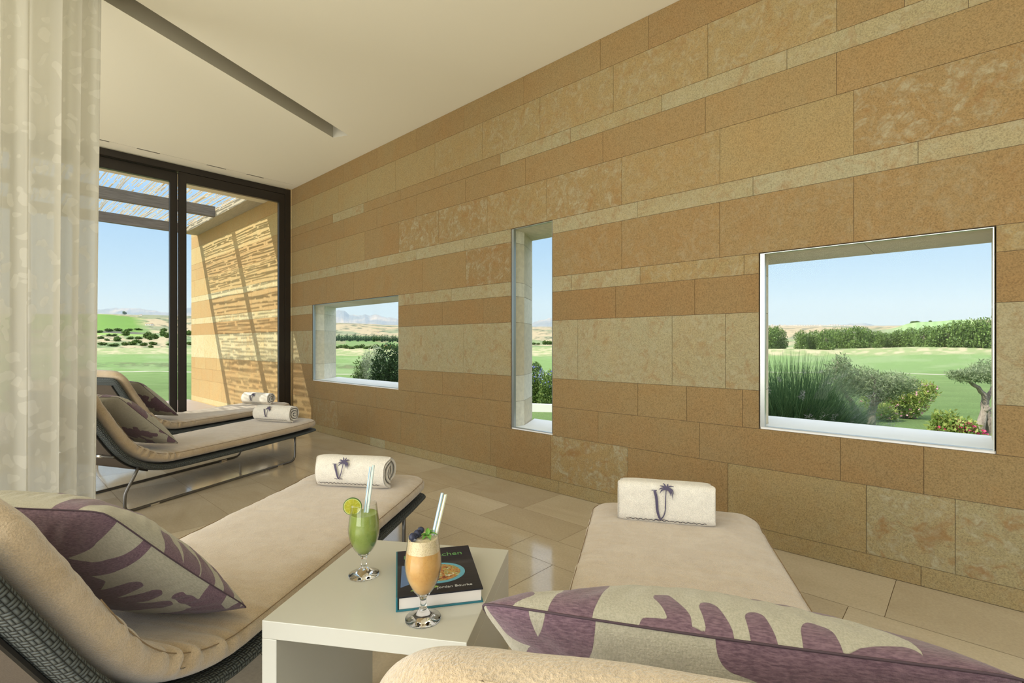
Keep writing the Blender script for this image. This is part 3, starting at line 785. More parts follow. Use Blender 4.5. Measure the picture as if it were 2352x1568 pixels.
olive((b1[0], b1[1], -.46), 'olive tree with pale curved trunk at the right edge of the big window',
      [([RF(-.10,0,0), RF(-.06,0,.25), RF(.0,0,.5), RF(-.02,0,.72), RF(-.14,0,.86), RF(-.32,0,.98)], .07, .02), ([RF(.0,0,.45), RF(.15,.1,.7), RF(.35,.1,.95)], .05, .02), ([RF(.08,0,0), RF(.06,0,.3), RF(.0,0,.55)], .05, .05)],
      [bl(-.32,0,1.02,.24,.2,.10), bl(-.08,0,1.05,.26,.24,.13), bl(-.48,0,1.06,.12,.14,.07), bl(.25,.1,1.1,.35,.3,.2), bl(.6,.2,1.0,.3,.3,.2)], 6500, 25)
def bush(name, loc, label, cat, blobs, n, size, mat, seed, flower=None, nf=0, fs=.03, fblobs=None, group=None, aspect=.4, shell=.35, stems=8, up=.5, fname='flowers'):
    t = empty(name, loc); tag(t, label, cat, group)
    mb = MB(); g = random.Random(seed)
    for i in range(stems):
        b = g.choice(blobs); mb.tube([(g.uniform(-.06, .06), g.uniform(-.06, .06), 0), (b[0]*.5, b[1]*.5, b[2]*.5), (b[0], b[1], b[2])], [.012, .009, .005], 6)
    mb.build('stems', M['bark'], t)
    foliage('foliage', n, blobs, size, mat, t, seed, aspect=aspect, up=up, shell=shell)
    if flower: foliage(fname, nf, fblobs or blobs, fs, flower, t, seed+3, aspect=.9, up=.2, shell=.93)
    return t
c = pol(2080, 10.4)
bush('oleander_bush', (c[0], c[1], -.46), 'round pink flowering oleander behind the leaning olive tree', 'bush', [bl(0,0,.42,.42,.4,.36), bl(-.25,0,.5,.3,.3,.3), bl(.32,.0,.55,.28,.28,.22), bl(.02,0,.2,.25,.25,.2), bl(.5,0,.6,.12,.12,.1)], 5200, .085, L_yg, 41, L_fl, 330, .045, aspect=.25, up=.7, group='pink oleander bushes')
c = pol(2025, 10.0)
bush('oleander_bush', (c[0], c[1], -.46), 'low oleander with pink flowers, left of the round one, behind the olive trunk', 'bush', [bl(0,0,.18,.24,.24,.18), bl(.12,0,.14,.18,.18,.12), bl(-.5,-.3,.55,.12,.12,.3)], 1900, .08, L_yg, 43, L_fl, 80, .045, aspect=.25, up=.7, group='pink oleander bushes')
c = pol(2195, 6.4)
bush('flowering_shrub', (c[0], c[1], -.45), 'loose green and bronze shrub with magenta flowers just outside the big window', 'bush', [bl(0,0,.36,.26,.24,.24), bl(-.18,0,.44,.14,.14,.18), bl(.16,0,.42,.14,.14,.16), bl(-.02,0,.15,.22,.2,.16), bl(-.24,0,.60,.06,.06,.10), bl(-.05,0,.60,.05,.05,.10)], 4200, .05, L_yg, 51, L_rd, 150, .035, [bl(.0,-.1,.50,.10,.1,.06), bl(.2,-.05,.42,.13,.1,.05), bl(-.22,-.05,.46,.06,.06,.05)], aspect=.5)
c = pol(2275, 6.0)
bush('flowering_shrub', (c[0], c[1], -.45), 'small low shrub at the bottom right corner of the big window', 'bush', [bl(0,0,.28,.16,.16,.16), bl(-.03,0,.15,.12,.12,.12)], 1000, .05, L_yg, 53, aspect=.5)

# fountain grass clump, shaded by the building
def grass_clump(loc, label, R, n, h, seed, lean=.6):
    t = empty('fountain_grass', loc); tag(t, label, 'grass', 'fountain grass clumps')
    g = np.random.default_rng(seed); K = 6
    a = g.random(n)*2*PI; rr = R*.45*np.sqrt(g.random(n)); bx, by = rr*np.cos(a), rr*np.sin(a)
    aa = a+g.normal(size=n)*.5; H = h*(.55+.5*g.random(n)); Ln = lean*(.25+1.5*g.random(n)**1.3)*R*1.1
    w = .0035+.003*g.random(n); V = np.zeros((n, K+1, 2, 3))
    for k in range(K+1):
        f = k/K; x = bx+np.cos(aa)*Ln*f**1.8; y = by+np.sin(aa)*Ln*f**1.8; z = H*(f*1.3-.42*f**2.4*(Ln/R+.3))
        px_, py_ = -np.sin(aa)*w*(1-f*.9), np.cos(aa)*w*(1-f*.9)
        V[:, k, 0] = np.stack([x-px_, y-py_, z], 1); V[:, k, 1] = np.stack([x+px_, y+py_, z], 1)
    idx = np.arange(n)[:, None]*(K+1)*2+np.arange(K)[None, :]*2
    F = np.stack([idx, idx+1, idx+3, idx+2], -1).reshape(-1, 4)
    bo_ = np_mesh('blades', V.reshape(-1, 3), F, leaf_mat('grass_blades', (.05, .12, .05), (.22, .34, .14), transl=.3), t, False, attrs={'rnd': np.repeat(g.random(n), (K+1)*2)})
    bo_['kind'] = 'stuff'
    # pale plumes
    m = 150; P = []
    a = g.random(m)*2*PI; rr = R*(.3+.75*g.random(m))
    for i in range(m):
        c0 = np.array([rr[i]*math.cos(a[i]), rr[i]*math.sin(a[i]), h*(.45+.55*g.random()-.3*(rr[i]/R-.3))]); d = np.array([math.cos(a[i])*.7, math.sin(a[i])*.7, .5]); d /= np.linalg.norm(d)
        tt = g.random(26)*.11; P.append(c0+d*tt[:, None]+g.normal(size=(26, 3))*.006)
    P = np.concatenate(P)
    V2, F2, R2 = leaf_cloud(len(P), lambda n_, g_: P, .028, aspect=.12, seed=seed+1)
    po_ = np_mesh('plumes', V2, F2, leaf_mat('plume', (.42, .38, .36), (.66, .60, .56)), t, False, attrs={'rnd': R2}); po_['kind'] = 'stuff'
    return t
c = pol(1815, 4.9); grass_clump((c[0], c[1], -.42), 'tall dark fountain grass with pale plumes at the left of the big window', .72, 7000, 1.28, 61)
c = pol(1935, 5.3); grass_clump((c[0], c[1], -.42), 'lower fountain grass clump beside the olive trunk', .42, 3200, .86, 63)

# window_1: silver shrub, dark round shrub, small airy shrub
c = pol(862, 11.2); bush('silver_shrub', (c[0], c[1], -.44), 'sunlit silvery round shrub beside the dark one in the far small window', 'bush', [bl(0,0,.72,.34,.36,.75), bl(-.16,0,.52,.26,.3,.75), bl(.05,0,.3,.3,.3,.5)], 8000, .055, L_sv, 71, aspect=.4, shell=.6)
c = pol(893, 9.4); bush('dark_shrub', (c[0], c[1], -.44), 'dark green clipped round shrub at the right of the far small window', 'bush', [bl(0,0,.88,.33,.33,.66), bl(.25,0,.85,.3,.3,.64), bl(.05,0,.45,.32,.3,.6), bl(-.08,0,.65,.26,.3,.6)], 10000, .05, L_dk, 73, aspect=.5, shell=.6)
c = pol(814, 11.0); bush('leafy_shrub', (c[0], c[1], -.44), 'small airy green shrub left of the silvery round one', 'bush', [bl(0,0,.5,.10,.14,.4), bl(.1,0,.75,.10,.12,.5), bl(-.03,0,.3,.08,.1,.3)], 1200, .06, L_md, 75, shell=.2)
# window_2: kerb and plumbago hedge
kc = MB(); k0 = pol(1120, 11.9); k1 = pol(1340, 11.4)
kd = Vector((k1[0]-k0[0], k1[1]-k0[1], 0)).normalized(); kn = Vector((-kd.y, kd.x, 0))
pl_ = [(k0[0]-kn.x*0, k0[1]), (k1[0], k1[1]), (k1[0]+kn.x*.06, k1[1]+kn.y*.06), (k0[0]+kn.x*.06, k0[1]+kn.y*.06)]
kc.prism(pl_, -.50, -.30); ko = kc.build('garden_kerb', NM('white_kerb_stone', color=(.80, .78, .74), rough=.8).m, bevel=.006); tag(ko, 'low white garden kerb seen through the tall narrow window', 'kerb')
c = pol(1226, 12.7); bush('plumbago_bush', (c[0], c[1], -.44), 'leafy bush with blue flowers left of centre behind the white kerb', 'bush', [bl(0,0,.5,.32,.3,.5), bl(-.3,0,.5,.35,.3,.5), bl(.08,0,.3,.3,.3,.3), bl(-.02,0,.95,.2,.2,.12)], 6000, .06, L_md, 81, L_bl, 260, .035, [bl(-.1,-.05,.80,.38,.3,.24)], aspect=.5, group='plumbago bushes')
c = pol(1264, 12.4); bush('plumbago_bush', (c[0], c[1], -.44), 'leafy bush with fewer blue flowers, the right one behind the white kerb', 'bush', [bl(0,0,.45,.3,.3,.42), bl(.3,0,.45,.32,.3,.42), bl(-.05,0,.25,.3,.3,.25)], 5500, .06, L_md, 83, L_bl, 110, .035, [bl(.0,-.05,.68,.3,.3,.22)], aspect=.5, group='plumbago bushes')

# ---------------------------------------------------------------- distant trees: one mesh per kind, copied
def crown_tree(name, label, cat, group, loc, h, w, seed, mat, n=1500, size=.55, trunk=.25):
    t = empty(name, loc); tag(t, label, cat, group); g = random.Random(seed)
    bl_ = [(0, 0, h*.52, w*.34, w*.34, h*.42)]+[(math.cos(q_)*w*.22, math.sin(q_)*w*.22, h*.2, w*.26, w*.26, h*.2) for q_ in (0, 1.3, 2.6, 3.9, 5.2)]
    for i in range(7):
        a = g.random()*6.28; bl_.append((math.cos(a)*w*.26, math.sin(a)*w*.26, h*(.22+.55*g.random()), w*.25, w*.25, h*.2))
    foliage('crown', n, bl_, size, mat, t, seed, aspect=.6, up=.2, shell=.62)
    mb = MB(); mb.tube([(0, 0, -.5), (w*.02, 0, h*.4), (0, 0, h*.6)], [w*.035, w*.028, w*.02], 7)
    for i in range(3):
        a = i*2.1+g.random(); mb.tube([(0, 0, h*.3), (math.cos(a)*w*.2, math.sin(a)*w*.2, h*.55)], [w*.02, w*.01], 6)
    mb.build('trunk', M['bark'], t); return t
# tree line seen through the big window: (column, top row, bottom row, width px, distance)
row = [(1762,752,793,40,250),(1789,753,791,34,252),(1842,759,794,30,246),(1868,761,795,34,248),(1896,759,793,34,240),(1918,755,791,28,262),(1946,756,790,36,256),(1968,753,789,40,250),
       (1990,757,789,34,260),(2014,762,789,26,285),(2040,766,787,30,290),(2066,758,786,34,288),(2092,755,785,34,282),(2122,752,786,36,262),(2150,750,788,44,250),(2178,748,789,40,246),(2206,741,790,46,240),(2232,735,790,48,238),(2258,733,791,50,236)]
ORD = ['first','second','third','fourth','fifth','sixth','seventh','eighth','ninth','tenth','eleventh','twelfth','thirteenth','fourteenth','fifteenth','sixteenth','seventeenth','eighteenth','nineteenth','twentieth']
def ordw(i):
    return ORD[i] if i < 20 else ('twenty-' if i < 30 else 'thirty-')+ORD[i % 10-1] if i % 10 else ('twentieth' if i == 20 else 'thirtieth')
def nth(i): i += 1; return ORD[i-1] if i <= 20 else ('thirtieth' if i == 30 else ('twenty-' if i < 30 else 'thirty-')+ORD[i % 10-1])
where = ['at the far left of the big window', 'second from the left in the big window', 'starting the middle group of the tree line', 'dense and low, left middle', 'rounder, left of the centre gap', 'taller and set back behind its neighbours', 'left half of the central clump', 'dark centre of the tree line', 'right half of the central clump', 'small, where the tree line is thinnest', 'lowest tree at the thin middle of the line', 'small, below the left foot of the green hill', 'below the green hill, left part', 'below the middle of the green hill', 'broad and low, below the right of the green hill', 'between the broad low tree and the tall right group', 'in the tall group at the right, leftmost', 'tall, in the right group', 'tallest, against the right window edge']
protos = []
for i, (px, yt, yb, wp, r) in enumerate(row):
    z0 = gz(px, r)-.3; zt = 1.1-(yt-790)*r/1140.; h = max(4, zt-z0)*1.12; w = wp*r/1140.*1.12
    p = pol(px, r); lab = 'pine in the far tree line, '+where[i]
    if i < 3:
        t = crown_tree('pine_tree', lab, 'tree', 'tree line beyond the fairway', (p[0], p[1], z0), 8, 8, 100+i, L_pine, 3600, .55); protos.append(t)
    else:
        t = dup(protos[i % 3]); t['label'] = lab; t.location = (p[0], p[1], z0)
    t.scale = (w/8, w/8, h/8); t.rotation_euler = (0, 0, i*1.3)
# cypress and shelter trees seen through window_1
cy = None
for i, px in enumerate(np.linspace(772, 914, 24)):
    r = 520+15*math.sin(i*2.1); p = pol(px, r); z0 = gz(px, r)-.5; h = 5.6+2.2*((i*37) % 10)/10.
    if cy is None:
        t = empty('shelter_tree', (p[0], p[1], z0)); foliage('crown', 420, [(0, 0, 3.8, 1.1, 1.1, 3.4), (0, 0, 2.2, 1.3, 1.3, 2.0)], .8, L_dk, t, 7, aspect=.6, up=.6)
        MB().tube([(0, 0, -.5), (0, 0, 3)], .2, 6).build('trunk', M['bark'], t); cy = t
    else: t = dup(cy)
    t.location = (p[0], p[1], z0); t.scale = (1.2, 1.2, h/7.0); tag(t, 'dark narrow tree in the far small window, '+nth(i)+' from the left', 'tree', 'shelter belt behind the far small window')
# scattered dark shrubs on the slope beyond the glass doors
sp = [(232,778,14,7),(250,772,12,6),(246,783,10,6),(262,772,12,6),(270,784,16,12),(289,771,18,14),(300,779,14,7),(318,779,16,7),(316,788,20,9),(338,777,16,16),(345,781,12,14),(356,779,14,14),(374,772,14,14),(384,776,12,13),
      (287,793,16,8),(305,792,20,9),(330,794,18,8),(352,792,18,8),(262,795,22,7),(236,792,20,7),(347,798,12,6),(390,793,14,6),(228,764,16,6),(250,761,18,7),(272,760,18,7),(296,760,16,6),(318,759,16,6),(376,761,16,8),(286,722,8,8),(434,770,14,12),(436,792,14,8)]
sp = sorted(sp)
sh = None
for i, (px, yb, wp, hp) in enumerate(sp):
    # distance at which the ground shows at row yb
    rs = np.geomspace(60, 2500, 400); ys = 790-(ground_z(np.full(400, px), rs)-1.1)*1140/rs; k = int(np.argmin(np.abs(ys-yb))); r = float(rs[k])
    p = pol(px, r); w = wp*r/1140.; h = hp*r/1140.
    if sh is None:
        t = empty('wild_shrub', (0, 0, 0)); foliage('crown', 700, [(0, 0, .42, .42, .42, .42), (.15, .1, .6, .3, .3, .36), (-.2, 0, .4, .3, .3, .3)], .17, L_pine, t, 9, aspect=.6, up=.2)
        MB().tube([(0, 0, -.1), (0, 0, .4)], .03, 6).build('trunk', M['bark'], t); sh = t
    else: t = dup(sh)
    t.location = (p[0], p[1], gz(px, r)-.1); t.scale = (w, w, h); t.rotation_euler = (0, 0, i*.9)
    tag(t, 'dark shrub on the slope beyond the doors, '+nth(i)+' from the left', 'shrub', 'wild shrubs on the slope beyond the doors')
# scrub line and orange bush in window_1, small trees in window_2
for i, px in enumerate(np.linspace(772, 912, 13)):
    t = dup(sh); r = 300+8*math.sin(i*1.7); p = pol(px, r); t.location = (p[0], p[1], gz(px, r)-.1); t.scale = (4.2, 4.2, 1.6+.5*(i % 3)); t.rotation_euler = (0, 0, i*1.1)
    tag(t, 'low brown green scrub in the far small window, '+nth(i)+' from the left', 'shrub', 'scrub line in the far small window')
c = pol(890, 296); t = empty('dry_bush', (c[0], c[1], gz(890, 296)-.1)); foliage('crown', 700, [(0, 0, 1.1, 1.9, 1.9, 1.2)], .5, L_tan, t, 19); MB().tube([(0, 0, 0), (0, 0, 1)], .1, 6).build('trunk', M['bark'], t)
tag(t, 'orange brown dry bush on the ditch line in the far small window', 'bush')
for i, (px, h) in enumerate(((1251, 10), (1259, 9), (1265, 9), (1226, 5), (1236, 4))):
    t = dup(sh); r = 420; p = pol(px, r); t.location = (p[0], p[1], gz(px, r)-.1); t.scale = (4.0, 4.0, h*420/1140.); t.rotation_euler = (0, 0, i)
    tag(t, ['tallest distant tree in the tall narrow window', 'distant tree right of the tallest in the narrow window', 'distant tree touching the right edge of the narrow window', 'low distant tree at the left of the narrow window', 'low distant tree left of centre in the narrow window'][i], 'tree', 'distant trees in the tall narrow window')
# two trees on the green hill and houses
M['house'] = simple('pale_house_wall', (.82, .76, .66), .9); M['roof'] = simple('clay_roof', (.42, .24, .15), .9)
def house(px, yb, wp, hp, label, group=None, r=None):
    if r is None:
        rs = np.geomspace(300, 3900, 500); ys = 790-(ground_z(np.full(500, px), rs)-1.1)*1140/rs; r = float(rs[int(np.argmin(np.abs(ys-yb)))])
    p = pol(px, r); w = wp*r/1140./2; h = hp*r/1140.; t = empty('house', (p[0], p[1], gz(px, r)-h*.15), -AZ+.2*math.sin(px)); tag(t, label, 'house', group)
    MB().box(-w, w, -w*.6, w*.6, 0, h).build('walls', M['house'], t)
    MB().add([(-w*1.06, -w*.66, h), (w*1.06, -w*.66, h), (w*1.06, w*.66, h), (-w*1.06, w*.66, h), (-w, 0, h*1.3), (w, 0, h*1.3)], [(0, 1, 5, 4), (2, 3, 4, 5), (0, 4, 3), (1, 2, 5), (3, 2, 1, 0)]).build('roof', M['roof'], t)
    if group is None:
        for k in (-.5, 0, .5): MB().box(w*(k-.08), w*(k+.08), -w*.6-.05, -w*.6, h*.35, h*.7).build('window', M['dark'], t)
house(343, 747, 14, 4, 'long low white farmhouse below the green hill beyond the doors')
house(324, 725, 5, 2.5, 'small white house on the ridge beyond the doors')
house(869, 765, 4, 3, 'small pale house behind the shelter trees in the far small window')
g_ = random.Random(4)
for i in range(34):
    px = 1762+i*5.8; house(px, 751, 2.4+1.6*g_.random(), 1.2+1.4*g_.random(), 'pale house on the horizon of the big window, '+nth(i)+' from the left', 'town houses on the horizon', r=3000+700*g_.random())
for i, (px, yb, wp, hp) in enumerate(((2097, 737, 12, 6), (2107, 736, 10, 5), (2137, 735, 8, 5))):
    t = dup(protos[i]); r = 1290; p = pol(px, r); t.location = (p[0], p[1], gz(px, r)-1); t.scale = (wp*r/1140/8,)*2+(hp*r/1140/8,)
    t['label'] = ['round tree on the left shoulder of the green hill', 'tree next to the leftmost on top of the green hill', 'lone small tree on the crest of the green hill'][i]; t['group'] = 'trees on the green hill'

# ================================================================== FURNITURE
# lounger profile in its own side plane: s = along (0 at the dip), z = height of the shell's middle
SHELL = catmull([(-.605,.805),(-.545,.703),(-.475,.588),(-.40,.468),(-.335,.385),(-.26,.322),(-.16,.272),(-.05,.243),(.06,.236),(.3,.235),(.6,.235),(.95,.238),(1.25,.243),(1.49,.256)], 240)
def arclen(P):
    d = np.linalg.norm(np.diff(P, axis=0), axis=1); return np.concatenate([[0], np.cumsum(d)])
def normals(P):
    t = np.gradient(P, axis=0); t /= np.linalg.norm(t, axis=1)[:, None]; return np.stack([-t[:, 1], t[:, 0]], 1), t
def resample(P, n):
    s = arclen(P); q = np.linspace(0, s[-1], n); return np.stack([np.interp(q, s, P[:, 0]), np.interp(q, s, P[:, 1])], 1)
SHELL = resample(SHELL, 240)
def sweep(P, halfw, thick, R0, R1, nv=64, ex=4.0, end_round=True, off=0.0):
    """rounded slab following a profile. returns grid V(nu,nv,3), u coords, perimeter coord"""
    N, T = normals(P); P = P+N*off; L = arclen(P); tot = L[-1]; nu = len(P)
    q = np.linspace(0, 2*PI, nv, endpoint=False)
    cx = np.sign(np.cos(q))*np.abs(np.cos(q))**(2/ex); cy = np.sign(np.sin(q))*np.abs(np.sin(q))**(2/2.6)
    V = np.zeros((nu, nv, 3)); 
    for i in range(nu):
        e0, e1 = L[i], tot-L[i]
        hw = halfw; sc = 1.0
        if e0 < R0: hw = halfw-(R0-math.sqrt(max(0, R0*R0-(R0-e0)**2)))
        if e1 < R1: hw = halfw-(R1-math.sqrt(max(0, R1*R1-(R1-e1)**2)))
        th = thick(L[i]/tot) if callable(thick) else thick
        r = th/2
        if end_round:
            for e in (e0, e1):
                if e < r: sc = min(sc, math.sqrt(max(0.0, r*r-(r-e)**2))/r)
        # straight sides: flat slab of half width hw with rounded edge of radius r
        X = cx*hw; H = cy*r*sc
        V[i, :, 0] = P[i, 0]+N[i, 0]*H; V[i, :, 1] = X; V[i, :, 2] = P[i, 1]+N[i, 1]*H
    return V, L, N
def edge_dense(nv, k=.5):
    return None
def cap_ends(nu, nv):
    return [tuple(range(nv-1, -1, -1)), tuple((nu-1)*nv+j for j in range(nv))]
HALFW = .358
def slab_mesh(name, P, halfw, thick, R0, R1, mat, parent, nu, nv, ex, off=0.0, disp=None, uvp=False, y0=0.0):
    P = resample(P, nu)
    # denser sampling near both ends
    Lf = arclen(P); tot = Lf[-1]; a = np.linspace(0, 1, nu); w = .5-.5*np.cos(a*PI); q = (a*.55+w*.45)*tot
    Pq = np.stack([np.interp(q, Lf, P[:, 0]), np.interp(q, Lf, P[:, 1])], 1)
    V, L, N = sweep(Pq, halfw, thick, R0, R1, nv, ex, True, off)
    if disp is not None: V = disp(V, L, N)
    V[..., 1] += y0
    F = grid_faces(nu, nv, True)
    per = np.concatenate([[0], np.cumsum(np.linalg.norm(np.diff(V[nu//2], axis=0), axis=1))])
    uv = np.stack([np.repeat(L, nv), np.tile(per, nu)], 1)
    return np_mesh(name, V.reshape(-1, 3), F, mat, parent, True, uv=uv if uvp else None)
def mattress_disp(seed):
    g = np.random.default_rng(seed)
    def f(V, L, N):
        nu, nv = V.shape[:2]; s = V[..., 0]; y = V[..., 1]; q = np.linspace(0, 2*PI, nv, endpoint=False)[None, :]
        side = np.abs(np.cos(q))**3; topm = np.clip(np.sin(q), 0, 1)**.5
        bend = np.exp(-((s+.10)/.17)**2)
        wr = np.sin(L[:, None]*95+3*np.sin(y*9+seed)+1.5*np.sin(L[:, None]*31))*np.clip(fbm(L[:, None]*14+y*0, y*3+seed, seed)*2.2-.6, 0, 1)
        d = bend*wr*.016*(.35+.65*side)*(topm+.75*side)
        d = d+(fbm(L[:, None]*5+0*y, y*5+seed*3.1, seed+4, 3)-.45)*.012*topm + (fbm(L[:, None]*22+0*y, y*7, seed+7, 3)-.45)*.006*(topm+side*.8)
        fold = np.sin((L[:, None]*7+y*26))*.0014*topm*np.clip((np.abs(y)-.15)/.15, 0, 1)
        d = d+fold
        cy = np.where(np.sin(q) >= 0, 1.0, .15)
        V = V.copy(); V[..., 0] += N[:, 0][:, None]*d*cy; V[..., 2] += N[:, 1][:, None]*d*cy; V[..., 1] += np.sign(y)*side*d*.8
        return V
    return f
def pt_on(P, off, frac):
    N, T = normals(P); i = min(int(frac*(len(P)-1)), len(P)-1); return P[i]+N[i]*off
MT = .088                                      # mattress thickness
def make_lounger(name_label, seed, loc, ang, group='woven sun loungers with sand coloured covers'):
    """loc = floor point under the dip on the centre line; +x local runs to the foot end"""
    t = empty('sun_lounger', loc, ang); tag(t, name_label, 'sun lounger', group)
    th = lambda f: .052-.026*max(0, (f-.45)/.55)
    slab_mesh('woven_shell', SHELL, HALFW, th, .07, .07, M['weave'], t, 260, 72, 9.0, 0.0, None, True)
    # mattress sits on the shell and overlaps its top edge
    N_, T_ = normals(SHELL); P = SHELL.copy()
    P = P+N_*.0; P2 = np.vstack([P[0]-T_[0]*.03, P, P[-1]+T_[-1]*.012])
    offs = .023+MT/2
    mt = slab_mesh('mattress', P2, HALFW-.004, MT, .12, .095, M['mattress'], t, 420, 120, 7.0, offs, mattress_disp(seed))
    # seams along both upper edges
    N2, T2 = normals(P2)
    PT = P2+N2*(offs+MT*.30)
    for sg in (-1, 1):
        pts = []
        tot = arclen(PT); 
        for i in range(0, len(PT), 2):
            e = min(tot[i], tot[-1]-tot[i]); R = .12 if i < len(PT)/2 else .095
            hw = HALFW-.0125-(R-math.sqrt(max(0, R*R-(R-min(e, R))**2)))*1.0
            if tot[i] < .30 or tot[-1]-tot[i] < .03: continue
            pts.append((PT[i, 0]-N2[i, 0]*.002, sg*(hw+.0015), PT[i, 1]-N2[i, 1]*.002))
        mb = MB(); mb.tube(pts, .0014, 6); mb.build('piping', M['piping'], mt, smooth=True)
    # rear panel of the backrest, recessed in the woven rim
    sub = SHELL[6:74]; Nn, _ = normals(sub); pm = MB()
    for a, b, off in ((.0, HALFW-.055, -.031),):
        lo = [(p[0]+n[0]*off, p[1]+n[1]*off) for p, n in zip(sub, Nn)]; hi = [(p[0]+n[0]*(off+.010), p[1]+n[1]*(off+.010)) for p, n in zip(sub, Nn)]
        k = len(lo)
        v = [(x, -b, z) for x, z in lo]+[(x, b, z) for x, z in lo]+[(x, b, z) for x, z in hi]+[(x, -b, z) for x, z in hi]
        f = [(i, i+1, k+i+1, k+i) for i in range(k-1)]+[(k+i, k+i+1, 2*k+i+1, 2*k+i) for i in range(k-1)]+[(3*k+i, 3*k+i+1, i+1, i) for i in range(k-1)]+[(0, k, 2*k, 3*k), (k-1, 4*k-1, 3*k-1, 2*k-1)]
        pm.add(v, f)
    pm.build('rear_panel', M['panel'], t, smooth=False)
    for sg in (-1, 1):
        rim = MB()
        lo = [(p[0]-n[0]*.0285, sg*(HALFW-.052), p[1]-n[1]*.0285) for p, n in zip(sub, Nn)]; rim.tube(lo, .006, 6); rim.build('panel_edge', M['dark'], t)
    # sled legs: bent tube each side
    for sg in (-1, 1):
        y = sg*(HALFW-.03)
        path = [(a_-.05, b_) for a_, b_ in [(-.18, .290), (-.205, .240), (-.248, .165), (-.266, .13), (-.27, .09), (-.27, .045), (-.262, .022), (-.24, .011), (-.20, .010), (.3, .010), (.9, .010), (1.17, .010), (1.205, .013), (1.228, .025), (1.240, .045), (1.242, .08), (1.243, .16), (1.244, .238)]]
        mb = MB(); mb.tube([(a, y, b) for a, b in path], .0095, 10); lg = mb.build('leg', M['tube'], t, smooth=True)
        gm = MB()
        for gx in (-.13, 1.0):
            gm.box(gx-.03, gx-.018, y-.012, y+.012, .0, .012); gm.box(gx-.012, gx+.012, y-.012, y+.012, .0, .012); gm.box(gx+.018, gx+.03, y-.012, y+.012, 0, .012)
            g1 = MB(); g1.box(gx-.03, gx-.016, y-.0125, y+.0125, .0, .0135); g1.box(gx-.016, gx+.016, y-.0118, y+.0118, .001, .0125); g1.box(gx+.016, gx+.03, y-.0125, y+.0125, 0, .0135)
            g1.build('glide', M['chrome'], lg)
    for (sx, sz) in ((-.385, .380), (1.194, .222)):
        MB().tube([(sx, -HALFW+.03, sz), (sx, HALFW-.03, sz)], .0085, 10).build('cross_bar', M['tube'], t, smooth=True)
    for sg in (-1, 1):
        MB().tube([(-.385, sg*.19-.03, .380), (-.385, sg*.19+.03, .380)], .0125, 10).build('clamp', M['chrome'], t, smooth=True)
    return t
deg = math.radians
def place(t_, n_, a):
    """dip position from along/across coordinates of the direction a (degrees from +X)"""
    a = deg(a); return (t_*math.cos(a)-n_*math.sin(a), t_*math.sin(a)+n_*math.cos(a), 0.0), a
LA = place(2.585, 3.715, 24.5); LB = place(3.60, 4.955, 24.5); LD = place(1.19, 1.293, 33.0); LC = place(.893, -.126, 28.0)
make_lounger('sun lounger in the far pair, nearer one, before the sheer curtain', 1, LA[0], LA[1])
make_lounger('sun lounger in the far pair, set back against the glass doors', 2, LB[0], LB[1])
make_lounger('near left sun lounger beside the white side table, woven side towards the viewer', 3, LD[0], LD[1])
make_lounger('near right sun lounger seen from behind its backrest, foot towards the stone wall', 4, LC[0], LC[1])
# cover tie at the foot corner of the near left lounger
def on_lounger(L, s, y, z):
    (x0, y0, _), a = L; return (x0+s*math.cos(a)-y*math.sin(a), y0+s*math.sin(a)+y*math.cos(a), z)

# ---------------------------------------------------------------- pillows with a printed coral motif
def motif_field(shapes, U, Vv):
    """signed-ish field (>.5 inside) from capsule strokes; shapes: (x0,y0,r0,x1,y1,r1)"""
    best = np.full(U.shape, -9.0)
    for x0, y0, r0, x1, y1, r1 in shapes:
        dx, dy = x1-x0, y1-y0; L2 = dx*dx+dy*dy+1e-9
        t = np.clip(((U-x0)*dx+(Vv-y0)*dy)/L2, 0, 1)
        d = (r0+(r1-r0)*t)-np.hypot(U-x0-t*dx, Vv-y0-t*dy)
        best = np.maximum(best, d)
    return .5+best*12
def coral(seed, n=3, extra=None):
    g = random.Random(seed); S = []
    for k in range(n):
        x, y = g.uniform(-1, 1), g.uniform(-1, 1); a = g.uniform(0, 6.28); r = g.uniform(.07, .12); st = .15
        for i in range(9):
            a += g.uniform(-.3, .3); x1, y1 = x+math.cos(a)*st, y+math.sin(a)*st; S.append((x, y, r, x1, y1, r))
            for sgn in (-1, 1):
                if g.random() < .8:
                    b = a+sgn*g.uniform(.8, 1.4); l = g.uniform(.18, .34); w = g.uniform(.045, .075)
                    mx, my = x1+math.cos(b)*l, y1+math.sin(b)*l; S.append((x1, y1, r*.7, mx, my, w)); 
            x, y = x1, y1
    return S+(extra or [])
